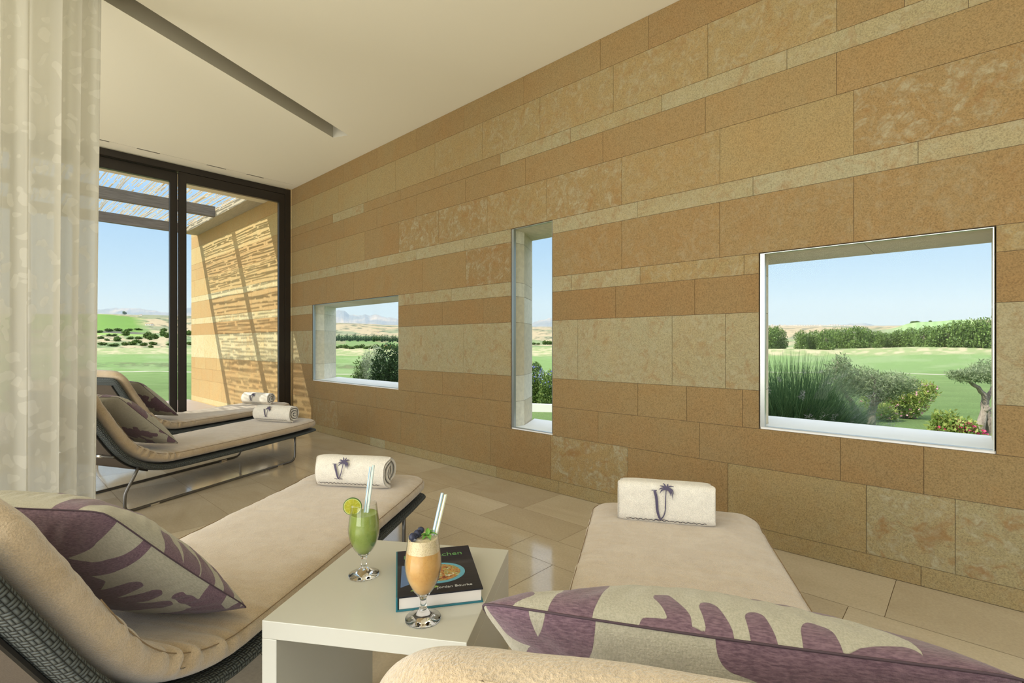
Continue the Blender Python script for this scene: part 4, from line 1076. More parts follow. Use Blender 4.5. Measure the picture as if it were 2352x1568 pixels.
def pillow(label, L, s_b, z_b, s_t, z_t, yc, size, thick, seed, shapes, back_shapes=None, roll=0.0, puff=1.0):
    """bottom edge (s_b,z_b), top edge (s_t,z_t) in the lounger's side plane, yc across"""
    (x0, y0, _), a = L
    t = empty('pillow', on_lounger(L, (s_b+s_t)/2, yc, (z_b+z_t)/2)); tag(t, label, 'pillow', 'purple and grey printed pillows')
    up = Vector((s_t-s_b, 0, z_t-z_b)).normalized(); nrm = Vector((z_t-z_b, 0, -(s_t-s_b))).normalized(); side = nrm.cross(up)*-1
    R = Matrix.Rotation(a, 3, 'Z'); B = Matrix((R @ Vector((0, 1, 0)), R @ up, R @ nrm)).transposed()
    if roll: B = B @ Matrix.Rotation(roll, 3, 'Z')
    if B.determinant() < 0: B = Matrix((-(B.transposed()[0]), B.transposed()[1], B.transposed()[2])).transposed()
    t.rotation_euler = B.to_euler()
    n = 180; u = np.linspace(-1, 1, n); U, Vv = np.meshgrid(u, u, indexing='ij')
    pin = 1-.06*(1-np.abs(U)**2)*np.abs(Vv)**3; pin2 = 1-.06*(1-np.abs(Vv)**2)*np.abs(U)**3; cr_ = 1-.05*(np.abs(U*Vv))**9; pin = pin*cr_; pin2 = pin2*cr_
    H = np.power(np.clip(1-np.abs(U)**2.4, 0, 1), .62)*np.power(np.clip(1-np.abs(Vv)**2.4, 0, 1), .62)
    wr = (fbm(U*3+seed, Vv*3, seed, 4)-.47)*.05*np.clip(H*4, 0, 1)
    edge = np.maximum(np.abs(U), np.abs(Vv)); ang = np.arctan2(Vv, U)
    wr += np.sin(ang*46+seed)*.007*np.clip((edge-.55)/.3, 0, 1)*np.clip((1-edge)/.12, 0, 1)*(fbm(U*2+5, Vv*2, seed+2)*2)
    hs = size/2; V = []; MO = []
    for sg, sh in ((1, shapes), (-1, back_shapes or coral(seed+50, 3))):
        Z = sg*(H*thick/2*puff+np.clip(wr, -.03, .03)*thick*1.2*np.clip(H*3, 0, 1))
        if sg < 0: Z *= .8
        V.append(np.stack([U*hs*pin2, Vv*hs*pin, Z], -1).reshape(-1, 3)); 
        wx = U+.03*np.sin(Vv*7+seed); wy = Vv+.03*np.sin(U*6)
        MO.append(motif_field(sh, wx, wy).reshape(-1))
    F = grid_faces(n, n); F2 = F[:, ::-1]+n*n
    np_mesh('cover', np.concatenate(V), np.concatenate([F, F2]), M['print'], t, True, attrs={'motif': np.concatenate(MO)})
    # seam cord round the edge
    ring = []
    for k in range(4):
        for q in np.linspace(-1, 1, 40)[:-1]:
            uu, vv = [(q, -1), (1, q), (-q, 1), (-1, -q)][k]
            ring.append((uu*hs*(1-.06*(1-abs(vv)**2)*abs(uu)**3)*(1-.05*abs(uu*vv)**9)*1.002, vv*hs*(1-.06*(1-abs(uu)**2)*abs(vv)**3)*(1-.05*abs(uu*vv)**9)*1.002, 0))
    MB().tube(ring, .0016, 5, closed=True).build('seam', NMs['seam'], t, smooth=True)
    return t
NMs = {'seam': simple('pillow_seam', (.09, .06, .08), .9)}
front3 = [(-1.05,.12,.10,-.88,.30,.06),(-1.03,-.08,.10,-.82,.06,.06),(-1.03,-.3,.10,-.78,-.2,.06),(-.62,1.0,.12,-.55,.2,.10),(-.55,.2,.10,-.62,-.5,.12),(-.62,-.5,.12,-.98,-.62,.08),(-.6,-.3,.1,-.8,-.45,.06),(-1.0,-.95,.08,-.8,-.8,.06),(-.2,.6,.14,.3,.4,.12),(.3,.4,.1,.7,.7,.08),(.1,.5,.1,.0,.1,.07),(.4,.4,.1,.5,.0,.07),(.6,-.8,.14,.1,-.5,.12),(.1,-.5,.1,-.2,-.2,.07),(.2,-.6,.1,-.1,-.8,.07)]
back3 = [(-1.05,1.05,.14,-.62,.92,.26),(-.62,.92,.26,-.1,.72,.30),(-.1,.72,.30,.3,.35,.28),(-1.02,.50,.05,-.66,.46,.08),(-.66,.46,.08,-.35,.5,.16),(-.15,-.02,.20,.05,-.45,.24),
 (-.25,.08,.10,-.50,.30,.065),(-.25,-.05,.10,-.68,.14,.06),(-.25,-.20,.10,-.74,-.06,.06),(-.25,-.35,.12,-.70,-.27,.07),(.1,-.45,.2,.0,-.75,.14),
 (-1.03,-.44,.10,-.78,-.60,.11),(-.78,-.60,.11,-.38,-.70,.06),(-.78,-.60,.12,-.68,-1.0,.12),(-.70,-.95,.10,-.93,-.82,.05),(-1.0,-1.0,.07,-.95,-.92,.05),(-.85,-.45,.06,-.86,-.22,.05)]
frontC = [(.97,1.0,.07,.86,.86,.07),(.62,1.06,.09,.50,.45,.12),(.50,.45,.12,.2,.2,.12),(.30,1.05,.035,-.6,1.03,.055),(.17,1.0,.045,.23,.90,.04),(.02,1.0,.05,.05,.93,.04),(-.14,1.0,.05,-.12,.925,.04),(-.33,1.0,.07,-.33,.95,.06),
 (.12,.45,.08,-.5,.62,.10),(-.5,.62,.10,-.95,.75,.13),(-.72,.6,.1,-.78,1.05,.12),(-.98,.4,.2,-.98,1,.10),(.0,.3,.2,-.2,-.5,.15),(.6,-.2,.12,.3,-.6,.1)]
backC = [(.90,1.0,.11,.84,.84,.09),(.58,1.06,.09,.68,.7,.12),(.68,.7,.12,.75,.3,.12),(.18,.84,.05,.08,.80,.05),(-.06,1.0,.10,-.4,.9,.16),(-.4,.9,.16,-.95,.8,.26),(-.4,.8,.12,-.3,.4,.1),(.3,.3,.12,-.2,.2,.1)]
pillow('printed pillow on the nearer lounger of the far pair', LA, .085, .37, -.345, .765, -.02, .57, .19, 11, coral(3, 4), coral(31, 5))
pillow('printed pillow on the far lounger by the glass doors', LB, .08, .37, -.35, .765, .02, .55, .17, 12, coral(8, 4), coral(82, 5))
pillow('large printed pillow on the near left lounger, its seam side to the viewer', LD, .08, .338, -.375, .785, -.035, .60, .20, 13, front3, back3)
pillow('foreground printed pillow leaning on the near right backrest', LC, .135, .39, -.265, .75, .04, .60, .20, 14, frontC, backC)

# ---------------------------------------------------------------- rolled towels with the palm and V emblem
def emblem_shapes():
    """2-D strokes (x, y, half width) in units of the emblem height"""
    S = []
    S.append([(-.30, .62, .050), (-.20, .38, .052), (-.10, .10, .040), (-.055, .0, .022)])                # thick V stem
    S.append([(-.42, .635, .013), (-.31, .64, .015), (-.20, .635, .013)])                                   # serif
    S.append([(-.055, .0, .020), (.06, .16, .020), (.14, .36, .019), (.17, .62, .016), (.17, .70, .02)])  # trunk of the palm
    S.append([(-.30, -.02, .008), (-.22, .0, .010), (-.15, -.02, .008), (-.08, .0, .012), (0, -.02, .008), (.08, .0, .010), (.16, -.02, .006)])
    c = (.17, .74)
    for pts in ([(-.07, .035), (-.20, .0), (-.30, -.06)], [(-.10, .10), (-.20, .13), (-.26, .12)], [(-.03, .14), (-.07, .25), (-.12, .33)], [(.05, .12), (.07, .22), (.08, .30)], [(.10, .10), (.20, .15), (.31, .13)],
                [(.12, .02), (.24, -.04), (.31, -.20)], [(.07, -.04), (.16, -.14), (.20, -.26)], [(.11, -.02), (.22, -.12), (.27, -.32)], [(-.06, -.03), (-.17, -.08), (-.25, -.20)]):
        S.append([(c[0], c[1], .030)]+[(c[0]+a, c[1]+b, w) for (a, b), w in zip(pts, (.034, .028, .004))])
    return S
def towel(label, L, s, y, z, length, rx, rz, seed, sq=2.0, twist=0.0, group='rolled white towels', h_em=.062, em_ang=18, em_y=-.02, flip=1):
    (x0, y0, _), a = L
    t = empty('rolled_towel', on_lounger(L, s, y, z), a+twist); tag(t, label, 'towel', group)
    # cross-section in (x,z), axis along local y; z measured from the resting line
    n = 300; turns = 3.2; tk = .0135
    q = np.linspace(0, turns*2*PI, n)
    fr = 1-(q/(turns*2*PI))*.86
    def sec(q, r):
        c, s_ = np.cos(q), np.sin(q); e = sq
        return np.sign(c)*np.abs(c)**(2/e)*rx*r, rz+np.sign(s_)*np.abs(s_)**(2/e)*rz*r
    ph = -PI/2-.25
    xo, zo = sec(ph-q*1.0, fr); xi, zi = sec(ph-q, np.maximum(fr-tk/((rx+rz)/2), .02))
    ny = 46; Y = np.linspace(-length/2, length/2, ny); g = fbm
    rings = []
    prof_x = np.concatenate([xo, xi[::-1]]); prof_z = np.concatenate([zo, zi[::-1]]); m = len(prof_x)
    V = np.zeros((ny, m, 3))
    for i, yy in enumerate(Y):
        e = min(i, ny-1-i)/6.0; rnd = .94+.06*min(1, e)**.5
        tel = (np.concatenate([1-fr, (1-fr)[::-1]])*.0)
        w = (fbm(np.full(m, yy*14), np.linspace(0, 14, m), seed, 3)-.45)
        V[i, :, 0] = prof_x*rnd*(1+w*.05); V[i, :, 2] = rz+(prof_z-rz)*rnd*(1+w*.05); V[i, :, 1] = yy+(.008*np.sin(prof_x*60+seed)+.010*np.concatenate([fr, fr[::-1]]))*(1 if yy > 0 else -1)*(abs(yy)/(length/2))**6
    V[..., 2] = np.maximum(V[..., 2], .0005)
    F = grid_faces(ny, m, True).tolist()
    # end faces: strips between outer and inner spiral
    for b, rev in ((0, False), ((ny-1)*m, True)):
        for k in range(n-1):
            f = [b+k, b+k+1, b+m-2-k, b+m-1-k]; F.append(f[::-1] if rev else f)
    np_mesh('rolled_cloth', V.reshape(-1, 3), F, M['towel'], t, True)
    # emblem lying on the outer surface facing the head of the lounger (-x side)
    mb = MB(); A0 = PI-deg(em_ang); rr = (rx+rz)/2
    def surf(u, v, lift):
        A = A0-v/rr; c, s_ = math.cos(A), math.sin(A); e = sq
        X = math.copysign(abs(c)**(2/e), c)*rx; Z = rz+math.copysign(abs(s_)**(2/e), s_)*rz
        nx, nz = c, s_; return (X*1.015+nx*lift, em_y-u*flip, rz+(Z-rz)*1.015+nz*lift)
    for st in emblem_shapes():
        P = catmull([(a_, b_) for a_, b_, _ in st], 16); Wd = np.interp(np.linspace(0, len(st)-1, 16), range(len(st)), [w for _, _, w in st])
        T = np.gradient(P, axis=0); T /= np.linalg.norm(T, axis=1)[:, None]+1e-9; Nn = np.stack([-T[:, 1], T[:, 0]], 1)
        v = []
        for p, nn, w in zip(P, Nn, Wd):
            for lift in (.0012, .0030):
                v.append(surf((p[0]+nn[0]*w)*h_em, (p[1]+nn[1]*w-.5)*h_em, lift)); v.append(surf((p[0]-nn[0]*w)*h_em, (p[1]-nn[1]*w-.5)*h_em, lift))
        f = []
        for i in range(15):
            o = i*4; p = o+4; f += [(o+2, o+3, p+3, p+2), (o, p, p+1, o+1), (o, o+2, p+2, p), (o+1, p+1, p+3, o+3)]
        mb.add(v, f)
    mb.build('palm_emblem', M['emblem'], t)
    # dark wavy stitching near the lower hem
    mb = MB(); pts = []
    def low(yy, k, lift=.0035):
        A = PI+deg(34)+.05*math.sin(yy*300); c, s_ = math.cos(A), math.sin(A); e = sq
        return (math.copysign(abs(c)**(2/e), c)*rx*1.01+c*lift, yy, max(.003, rz+math.copysign(abs(s_)**(2/e), s_)*rz*1.01+s_*lift))
    mb.tube([low(k, 0) for k in np.linspace(-length/2+.02, length/2-.02, 60)], .0014, 5)
    mb.build('hem_stitching', M['stitch'], t)
    return t
ZT = .352
towel('rolled white towel with palm emblem on the nearer far lounger', LA, 1.25, -.06, ZT, .41, .085, .085, 1, 2.2, h_em=.098, em_y=.045)
towel('rolled white towel with palm emblem on the lounger by the glass doors', LB, 1.28, -.02, ZT, .40, .080, .078, 2, 2.2, h_em=.095, em_y=.03)
towel('rolled white towel with palm emblem and stitched hem on the near left lounger', LD, 1.25, -.035, ZT, .375, .082, .086, 3, 2.3, h_em=.098, em_y=.045)
towel('square folded white towel with palm emblem on the near right lounger', LC, 1.305, .035, ZT, .355, .060, .090, 4, 4.2, h_em=.098, em_ang=8, em_y=.015)

# ---------------------------------------------------------------- white side table
P0 = Vector((.437, 1.169)); a_t = deg(32.6); W_ = .475
tb = empty('side_table', (P0.x, P0.y, 0), a_t); tag(tb, 'glossy white open side table between the two near loungers', 'table')
# local: x = away (along left edge), -y = to the right along the front
H_ = .48; th = .040
MB().box(0, W_, -W_, 0, H_-th, H_).build('tabletop', M['white'], tb, bevel=.0015)
MB().box(0, W_, -.036, 0, 0, H_-th-.0003).build('side_panel', M['white'], tb, bevel=.0015)
MB().box(0, W_, -W_, -W_+.036, 0, H_-th-.0003).build('side_panel', M['white'], tb, bevel=.0015)

# ---------------------------------------------------------------- book
def text_mesh(body, size, mat, parent, loc, name, font_ext=.0003):
    cu = bpy.data.curves.new(name, 'FONT'); cu.body = body; cu.size = size; cu.extrude = font_ext; cu.align_x = 'LEFT'
    tmp = bpy.data.objects.new(name, cu); COL.objects.link(tmp); dg = bpy.context.evaluated_depsgraph_get(); dg.update()
    me = bpy.data.meshes.new_from_object(tmp.evaluated_get(dg)); bpy.data.objects.remove(tmp); me.materials.clear()
    o = bpy.data.objects.new(name, me); COL.objects.link(o); me.materials.append(mat); o.parent = parent; o.location = loc; return o
def unpx(x, y, z):
    d = (z-1.1)/(-(y-790)/1140.); u = (x-1176)/1140.; return Vector((d*(SA+u*CA), d*(CA-u*SA), z))
BZ = H_+.034
bBL = unpx(912, 1372, BZ); bBR = unpx(1110, 1350, BZ); bTL = unpx(912, 1262, BZ)
ux = (bBR-bBL).normalized(); bw = (bBR-bBL).length; 
uy = Vector((-ux.y, ux.x, 0)); bh = .262
bk = empty('cookbook', (bBL.x, bBL.y, H_), math.atan2(ux.y, ux.x)); tag(bk, 'hardback cookbook with dark cover and green title on the white table', 'book')
_a = NM('book_cover', rough=.3, spec=.22)
_P = _a.obj(); _s = _a.node('ShaderNodeSeparateXYZ', {0: _P}); _wd = _a.noise(6, 5, .6, _a.mapping(_P, (4, 30, 1)))
_base = _a.ramp(_wd, [(.35, (.004, .006, .014)), (.65, (.022, .024, .040))])
_band = _a.ramp(_a.math('DIVIDE', _s.outputs[1], .262), [(.0, (.03, .03, .035)), (.55, (.05, .048, .055)), (.60, (.075, .075, .085)), (.66, (.020, .020, .03)), (.76, (.015, .015, .035)), (1.0, (.012, .012, .03))])
_a.set('color', _a.mix(.5, _base, _band)); M['cover'] = _a.m
M['pages'] = simple('page_block', (.74, .70, .66), .8); M['teal'] = simple('teal_cloth', (.02, .16, .21), .4)
MB().box(.004, bw-.004, .004, bh-.003, .0035, .0305).build('pages', M['pages'], bk, bevel=.001)
cv = MB().box(0, bw, 0, bh, .0305, .034).build('front_cover', M['cover'], bk, bevel=.001)
MB().box(0, bw, 0, bh, .0, .0035).build('back_cover', M['teal'], bk, bevel=.001)
MB().box(-.003, .0015, 0, bh, .0, .034).build('spine', M['teal'], bk, bevel=.001)
M['ptitle'] = simple('green_print', (.12, .30, .10), .5); M['pwhite'] = simple('pale_print', (.55, .56, .56), .5)
text_mesh('Natural', .030, M['ptitle'], cv, (.016, bh-.058, .0342), 'title')
text_mesh('Kitchen', .030, M['ptitle'], cv, (bw-.118, bh-.058, .0342), 'title')
text_mesh('Jordan Bourke', .0145, M['pwhite'], cv, (bw-.108, .022, .0342), 'author_name')
def disc(name, cx, cy, r0, r1, z0, z1, mat, parent, seg=48, sy=1.0):
    mb = MB(); v = []
    for r, z in ((r1, z0), (r1, z1), (r0, z1), (r0, z0)):
        v += [(cx+r*math.cos(2*PI*k/seg), cy+sy*r*math.sin(2*PI*k/seg), z) for k in range(seg)]
    f = [(i*seg+k, i*seg+(k+1) % seg, ((i+1) % 4)*seg+(k+1) % seg, ((i+1) % 4)*seg+k) for i in range(3 if r0 > 0 else 2) for k in range(seg)]
    mb.add(v, f); return mb.build(name, mat, parent)
M['bowlblue'] = simple('printed_bowl_blue', (.12, .38, .52), .4)
disc('printed_bowl', bw*.52, bh*.40, .0, .066, .0341, .0345, M['bowlblue'], cv, sy=.86)
_a = NM('printed_soup', rough=.4); _n = _a.noise(70, 3, .6, _a.obj(), 1.5)
_a.set('color', _a.ramp(_n, [(.33, (.05, .03, .02)), (.42, (.40, .10, .04)), (.5, (.50, .33, .10)), (.57, (.17, .22, .05)), (.66, (.68, .62, .52))])); M['soup'] = _a.m
disc('printed_soup', bw*.52, bh*.40, .0, .054, .0345, .0348, M['soup'], cv, sy=.86)
M['leafp'] = simple('printed_leaf', (.30, .45, .10), .5); M['stripe'] = simple('printed_cloth_blue', (.10, .17, .34), .5)
mb = MB(); mb.add([(.008, .045, .0342), (.035, .06, .0342), (.045, .15, .0342), (.012, .165, .0342)], [(0, 1, 2, 3)]); mb.build('printed_cloth', M['stripe'], cv)
mb = MB(); P_ = [(.03+.07*t, .022+.020*math.sin(t*PI)+.01*t, .0343) for t in np.linspace(0, 1, 9)]+[(.03+.07*t, .022-.006*math.sin(t*PI)+.01*t, .0343) for t in np.linspace(1, 0, 9)[1:-1]]
mb.add(P_, [tuple(range(len(P_)))[::-1]]); mb.build('printed_leaf', M['leafp'], cv)

# ---------------------------------------------------------------- drinks
GP_base = [(0, .0), (.036, .0), (.0395, .0012), (.0400, .0030), (.0380, .0050), (.030, .0085), (.020, .0135), (.0125, .0185), (.0090, .0235), (.0075, .030), (.0070, .038), (.0078, .046), (.0105, .053), (.015, .0585), (.0, .0605)]
BOWL = [(.0135, .0575), (.0215, .0655), (.0300, .0790), (.0365, .0950), (.0402, .1120), (.0412, .1250), (.0402, .1400), (.0380, .1560), (.0355, .1750), (.0335, .1920)]
def bowl_r(z): return float(np.interp(z, [p[1] for p in BOWL], [p[0] for p in BOWL]))
def glass_of(label, px, py, liquid_mat, z_top, group='tall smoothie glasses'):
    p = unpx(px, py, H_); t = empty('smoothie_glass', (p.x, p.y, H_+.0004)); tag(t, label, 'glass', group)
    sm = catmull(GP_base, 70); sm[:, 0] = np.maximum(sm[:, 0], 0); sm[:, 1] = np.maximum(sm[:, 1], 0)
    MB().lathe([tuple(q) for q in sm], 64).build('foot_and_stem', M['glass'], t, smooth=True)
    bo = catmull(BOWL, 40); th_ = .0011
    prof = [tuple(q) for q in bo]+[(bo[-1][0]-th_*.5, bo[-1][1]+.0006)]+[(max(q[0]-th_, 0), q[1]+.0002) for q in bo[::-1]]
    MB().lathe(prof, 64).build('bowl', M['bowl'], t, smooth=True)
    liq = [(0, .0595)]+[(q[0]-.0016, q[1]+.0008) for q in bo if q[1] < z_top]+[(bowl_r(z_top)-.0016, z_top)]
    top = [(bowl_r(z_top)*.9, z_top-.0006), (bowl_r(z_top)*.4, z_top-.001), (0, z_top-.001)]
    MB().lathe(liq+top, 64).build('drink', liquid_mat, t, smooth=True)
    return t
def drink_mat(name, c1, c2, foam=None, zf=None):
    a = NM(name, rough=.35, spec=.4, sss=.3); a.b.inputs['Subsurface Radius'].default_value = (.01, .008, .004)
    base = a.mix(a.ramp(a.noise(45, 4, .6, a.obj()), [(.3, 0.), (.7, 1.)]), c1, c2)
    base = a.mix(a.ramp(a.noise(500, 2, .5, a.obj()), [(.66, 0.), (.72, .5)]), base, tuple(x*.5 for x in c1))
    if foam:
        z = a.node('ShaderNodeSeparateXYZ', {0: a.obj()}).outputs[2]; z = a.math('ADD', z, a.math('MULTIPLY', a.noise(30, 2, .5, a.obj()), .006))
        f = a.math('GREATER_THAN', z, zf); bub = a.ramp(a.node('ShaderNodeTexVoronoi', {'Vector': a.obj(), 'Scale': 420.0}).outputs['Distance'], [(.15, (.52, .40, .22)), (.45, foam)])
        base = a.mix(f, base, bub)
    a.set('color', base); return a.m
green = glass_of('green smoothie glass with a lime slice on its rim', 836, 1320, drink_mat('green_smoothie', (.25, .34, .065), (.34, .42, .11)), .166)
orange = glass_of('peach orange smoothie glass topped with blueberries and mint', 972, 1421, drink_mat('orange_smoothie', (.62, .34, .11), (.74, .46, .17), (.80, .68, .46), .158), .184)
# lime slice on the rim of the green drink
gx = green.location; 
M['rind'] = simple('lime_rind', (.07, .16, .02), .4)
_a = NM('lime_flesh', rough=.25, sss=.4); _a.b.inputs['Subsurface Radius'].default_value = (.01, .01, .003)
_s = _a.node('ShaderNodeSeparateXYZ', {0: _a.obj()}); _ang = _a.math('ARCTAN2', _s.outputs[2], _s.outputs[0]); _seg = _a.math('ABSOLUTE', _a.math('SINE', _a.math('MULTIPLY', _ang, 4.5)))
_rad = _a.math('SQRT', _a.math('ADD', _a.math('POWER', _s.outputs[0], 2.0), _a.math('POWER', _s.outputs[2], 2.0)))
_fl = _a.mix(_a.ramp(_a.noise(220, 3, .6, _a.obj()), [(.3, 0.), (.7, 1.)]), (.36, .36, .02), (.52, .50, .05)); _fl = _a.mix(_a.ramp(_seg, [(.03, 1.), (.13, 0.)]), _fl, (.62, .62, .20))
_fl = _a.mix(_a.math('GREATER_THAN', _rad, .0205), _fl, (.55, .60, .22)); _fl = _a.mix(_a.math('LESS_THAN', _rad, .003), _fl, (.70, .68, .42)); _a.set('color', _fl); M['lime'] = _a.m
lm = empty('lime_slice', (gx.x-.029*CA-.006*SA, gx.y+.029*SA-.006*CA, H_+.186)); lm.rotation_euler = (deg(6), deg(0), -AZ+deg(8)); tag(lm, 'round lime slice stuck on the rim of the green smoothie', 'lime slice')
lf = MB(); seg = 48
for y_ in (-.002, .002): lf.v += [(0, y_, 0)]+[(.0228*math.cos(2*PI*k/seg), y_, .0228*math.sin(2*PI*k/seg)) for k in range(seg)]
for k in range(seg):
    k2 = (k+1) % seg; lf.f += [(0, 1+k, 1+k2), (seg+1, seg+2+k2, seg+2+k)]; lf.c += [None, None]
lf.build('flesh', M['lime'], lm)
rd = MB(); v = []
for r, y_ in ((.0227, -.0021), (.0243, -.0017), (.0243, .0017), (.0227, .0021)): v += [(r*math.cos(2*PI*k/seg), y_, r*math.sin(2*PI*k/seg)) for k in range(seg)]
rd.add(v, [(i*seg+k, i*seg+(k+1) % seg, ((i+1) % 4)*seg+(k+1) % seg, ((i+1) % 4)*seg+k) for i in range(4) for k in range(seg)]); rd.build('rind', M['rind'], lm, smooth=True)
# straws
M['st_w'] = simple('straw_white', (.80, .84, .82), .3, sss=.0); M['st_b'] = simple('straw_blue', (.18, .42, .68), .3); M['st_y'] = simple('straw_yellow', (.70, .70, .36), .3); M['st_g'] = simple('straw_aqua', (.36, .60, .58), .3)
def straw(label, p0, p1, mat2, group):
    a, b = Vector(p0), Vector(p1); t = empty('drinking_straw', a); t.rotation_euler = (b-a).to_track_quat('Z', 'Y').to_euler(); L = (b-a).length; tag(t, label, 'straw', group)
    R = .0034; seg = 24; body = MB(); stripe = MB()
    for k in range(seg):
        a0, a1 = 2*PI*k/seg, 2*PI*(k+1)/seg; m = stripe if (k % 6) in (0, 1) else body
        v = [(R*math.cos(q), R*math.sin(q), z) for z in (0, L) for q in (a0, a1)]+[((R-.0004)*math.cos(q), (R-.0004)*math.sin(q), z) for z in (0, L) for q in (a0, a1)]
        m.add(v, [(0, 1, 3, 2), (4, 6, 7, 5), (2, 3, 7, 6)])
    body.build('tube', M['st_w'], t, smooth=True); stripe.build('stripes', mat2, t, smooth=True); return t
def gp(g, r, f, z): q = Rv*r+Fv*f; return (g.location.x+q[0], g.location.y+q[1], H_+z)
straw('left striped straw in the green smoothie, blue stripes', gp(green, -.004, .004, .125), gp(green, .010, .026, .284), M['st_b'], 'straws in the green smoothie')
straw('right striped straw in the green smoothie, pale green stripes', gp(green, .004, .002, .125), gp(green, .019, .024, .289), M['st_g'], 'straws in the green smoothie')
straw('left striped straw in the orange smoothie, blue stripes', gp(orange, .012, .012, .150), gp(orange, .040, .024, .277), M['st_b'], 'straws in the orange smoothie')
straw('right striped straw in the orange smoothie, yellow stripes', gp(orange, .019, .012, .150), gp(orange, .048, .022, .274), M['st_y'], 'straws in the orange smoothie')
# blueberries on a pick
_a = NM('blueberry_skin', rough=.45, spec=.4); _a.set('color', _a.ramp(_a.noise(120, 3, .6, _a.obj()), [(.35, (.010, .012, .028)), (.7, (.045, .055, .11))])); M['berry'] = _a.m
def berry(label, pos, r, rot):
    t = empty('blueberry', pos); t.rotation_euler = rot; tag(t, label, 'blueberry', 'blueberries on the pick')
    pr = [(r*math.sin(q), -r*.92*math.cos(q)) for q in np.linspace(0, PI*.86, 14)]+[(r*.34, r*.76), (r*.22, r*.62), (0, r*.58)]
    MB().lathe(pr, 24).build('fruit', M['berry'], t, smooth=True)
    cm = MB()
    for k in range(5):
        a = 2*PI*k/5; cm.add([(r*.36*math.cos(a-.4), r*.36*math.sin(a-.4), r*.78), (r*.36*math.cos(a+.4), r*.36*math.sin(a+.4), r*.78), (r*.55*math.cos(a), r*.55*math.sin(a), r*.98), (r*.50*math.cos(a), r*.50*math.sin(a), r*.80)], [(0, 1, 2), (0, 2, 3), (1, 3, 2)])
    cm.build('calyx', M['berry'], t); return t
berry('front blueberry of the pick on the orange smoothie', gp(orange, -.019, -.020, .192), .0100, (1.3, .3, .4))
berry('middle blueberry of the pick on the orange smoothie', gp(orange, -.012, -.005, .194), .0092, (.9, .5, 1.))
berry('rear blueberry of the pick on the orange smoothie', gp(orange, -.0075, .010, .196), .0084, (.3, .6, 2.))
pk = MB().tube([gp(orange, -.025, -.034, .187), gp(orange, -.004, .024, .199)], .0008, 6).build('cocktail_pick', simple('bamboo_pick', (.45, .33, .16), .6)); tag(pk, 'thin pick through the blueberries on the orange smoothie', 'pick')
# mint sprig
_a = NM('mint_leaf', rough=.45, spec=.4); _a.set('color', _a.ramp(_a.noise(140, 3, .6, _a.obj()), [(.3, (.08, .24, .03)), (.7, (.20, .42, .07))])); M['mint'] = _a.m
mt_ = empty('mint_sprig', gp(orange, .010, .0, .184)); tag(mt_, 'fresh mint sprig on the foam of the orange smoothie', 'mint')
def mint_leaf(L, W, yaw, pitch, base):
    mb = MB(); nu, nv = 12, 5; V = []
    for i in range(nu):
        f = i/(nu-1); w = W*math.sin(PI*min(1, f*.92+.06))**.8*(1+.08*math.cos(i*3.14))
        for j in range(nv):
            s_ = (j/(nv-1)-.5)*2; V.append(Vector((f*L, s_*w/2, .18*W*abs(s_)+.004*math.sin(f*PI)-.006*f*f)))
    R = Matrix.Rotation(yaw, 3, 'Z') @ Matrix.Rotation(-pitch, 3, 'Y'); mb.add([tuple(R @ q+Vector(base)) for q in V], [(i*nv+j, i*nv+j+1, (i+1)*nv+j+1, (i+1)*nv+j) for i in range(nu-1) for j in range(nv-1)])
    return mb.build('leaf', M['mint'], mt_, smooth=True)
for L_, W2, yw, pt, bs in ((.020, .010, -AZ+PI*.55, 1.0, (0, 0, .002)), (.022, .012, -AZ+.2, .25, (0, 0, .003)), (.018, .011, -AZ+PI+.3, .2, (0, 0, .003)), (.020, .011, -AZ-1.1, .15, (0, 0, .002)), (.016, .009, -AZ-2.2, .1, (0, 0, .002)), (.017, .008, -AZ+.9, .8, (.002, 0, .003))):
    mint_leaf(L_, W2, yw, pt, bs)
MB().tube([(0, 0, -.006), (0, 0, .003), (.002, 0, .008)], .0009, 6).build('stem', M['mint'], mt_)

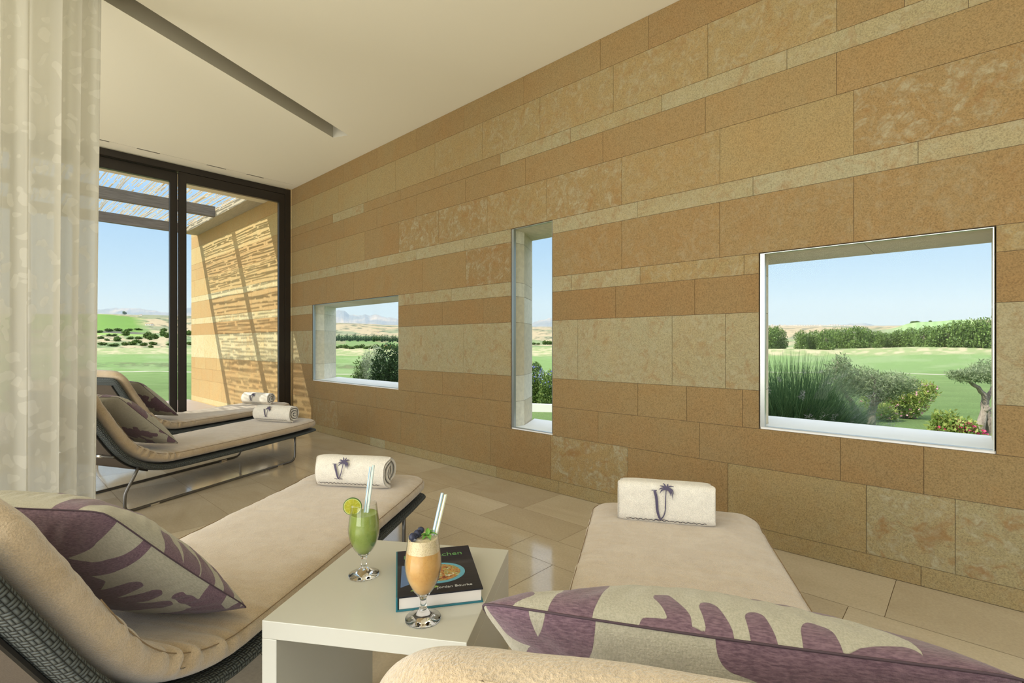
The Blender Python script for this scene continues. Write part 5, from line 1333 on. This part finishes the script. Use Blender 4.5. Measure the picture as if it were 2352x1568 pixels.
# ---------------------------------------------------------------- sheer curtain hanging from the ceiling recess
def curtain():
    n, m = 620, 60
    e = Vector((.515, 3.843)); d = -CD                      # runs left along the recess
    V = np.zeros((m, n, 3)); S = np.linspace(0, 1, n)
    W = 1.15; zt, zb = ZC+.10, .012
    g = np.random.default_rng(5); ph = g.random(6)*6.28
    for k in range(m):
        f = k/(m-1); z = zt+(zb-zt)*f
        warp = S+.012*np.sin(S*17+ph[0])+.006*np.sin(S*41+ph[1])+.006*f*np.sin(S*9+f*2+ph[2])
        amp = .055*(.75+.5*vnoise(S*9, S*0+3, 4))*(1+.25*f)
        fold = amp*np.sin(warp*2*PI*10+.5*np.sin(S*23+ph[3])+f*.5)+.012*np.sin(warp*2*PI*27+f*1.2+ph[4])
        fold = np.sign(fold)*np.abs(fold/.06)**.8*.06
        along = S*W+.018*np.sin(warp*4*PI*10+1.0)*.6+(.022*f+.02*f*(S < .5)*(1-2*S))
        nx, ny = -d.y, d.x
        V[k, :, 0] = e.x+d.x*along+nx*fold+.05*0; V[k, :, 1] = e.y+d.y*along+ny*fold; V[k, :, 2] = z
    return V.reshape(-1, 3), grid_faces(m, n)
_a = NM('sheer_linen', rough=.9, spec=.1)
_P = _a.obj(); _v = _a.mapping(_P, (7, 7, 7)); _vn = _a.node('ShaderNodeTexVoronoi', {'Vector': _a.node('ShaderNodeVectorMath', {0: _v, 1: _a.node('ShaderNodeTexNoise', {'Vector': _P, 'Scale': 9.0, 'Detail': 1.0}).outputs[1]}, operation='ADD').outputs[0], 'Scale': 1.6, 'Smoothness': .3}, feature='SMOOTH_F1').outputs['Distance']
_leaf = _a.ramp(_vn, [(.34, 1.), (.37, 0.)])
_colr = _a.mix(_leaf, (.80, .785, .72), (.86, .845, .785)); _a.set('color', _colr)
_tl = _a.node('ShaderNodeBsdfTranslucent', {0: _colr}); _m1 = _a.node('ShaderNodeMixShader', {0: .5, 1: _a.b.outputs[0], 2: _tl.outputs[0]})
_tp = _a.node('ShaderNodeBsdfTransparent'); _fac = _a.mix(_leaf, (.09, .09, .09), (.04, .04, .04)); _m2 = _a.node('ShaderNodeMixShader', {0: _fac, 1: _m1.outputs[0], 2: _tp.outputs[0]})
_a.t.links.new(_m2.outputs[0], _a.out.inputs[0]); _a.bump(_a.noise(600, 2, .5, _P), .2, .001)
V_, F_ = curtain(); cu_ = np_mesh('sheer_curtain', V_, F_, _a.m, None, True); tag(cu_, 'sheer cream curtain with leaf pattern gathered at the left of the room', 'curtain')
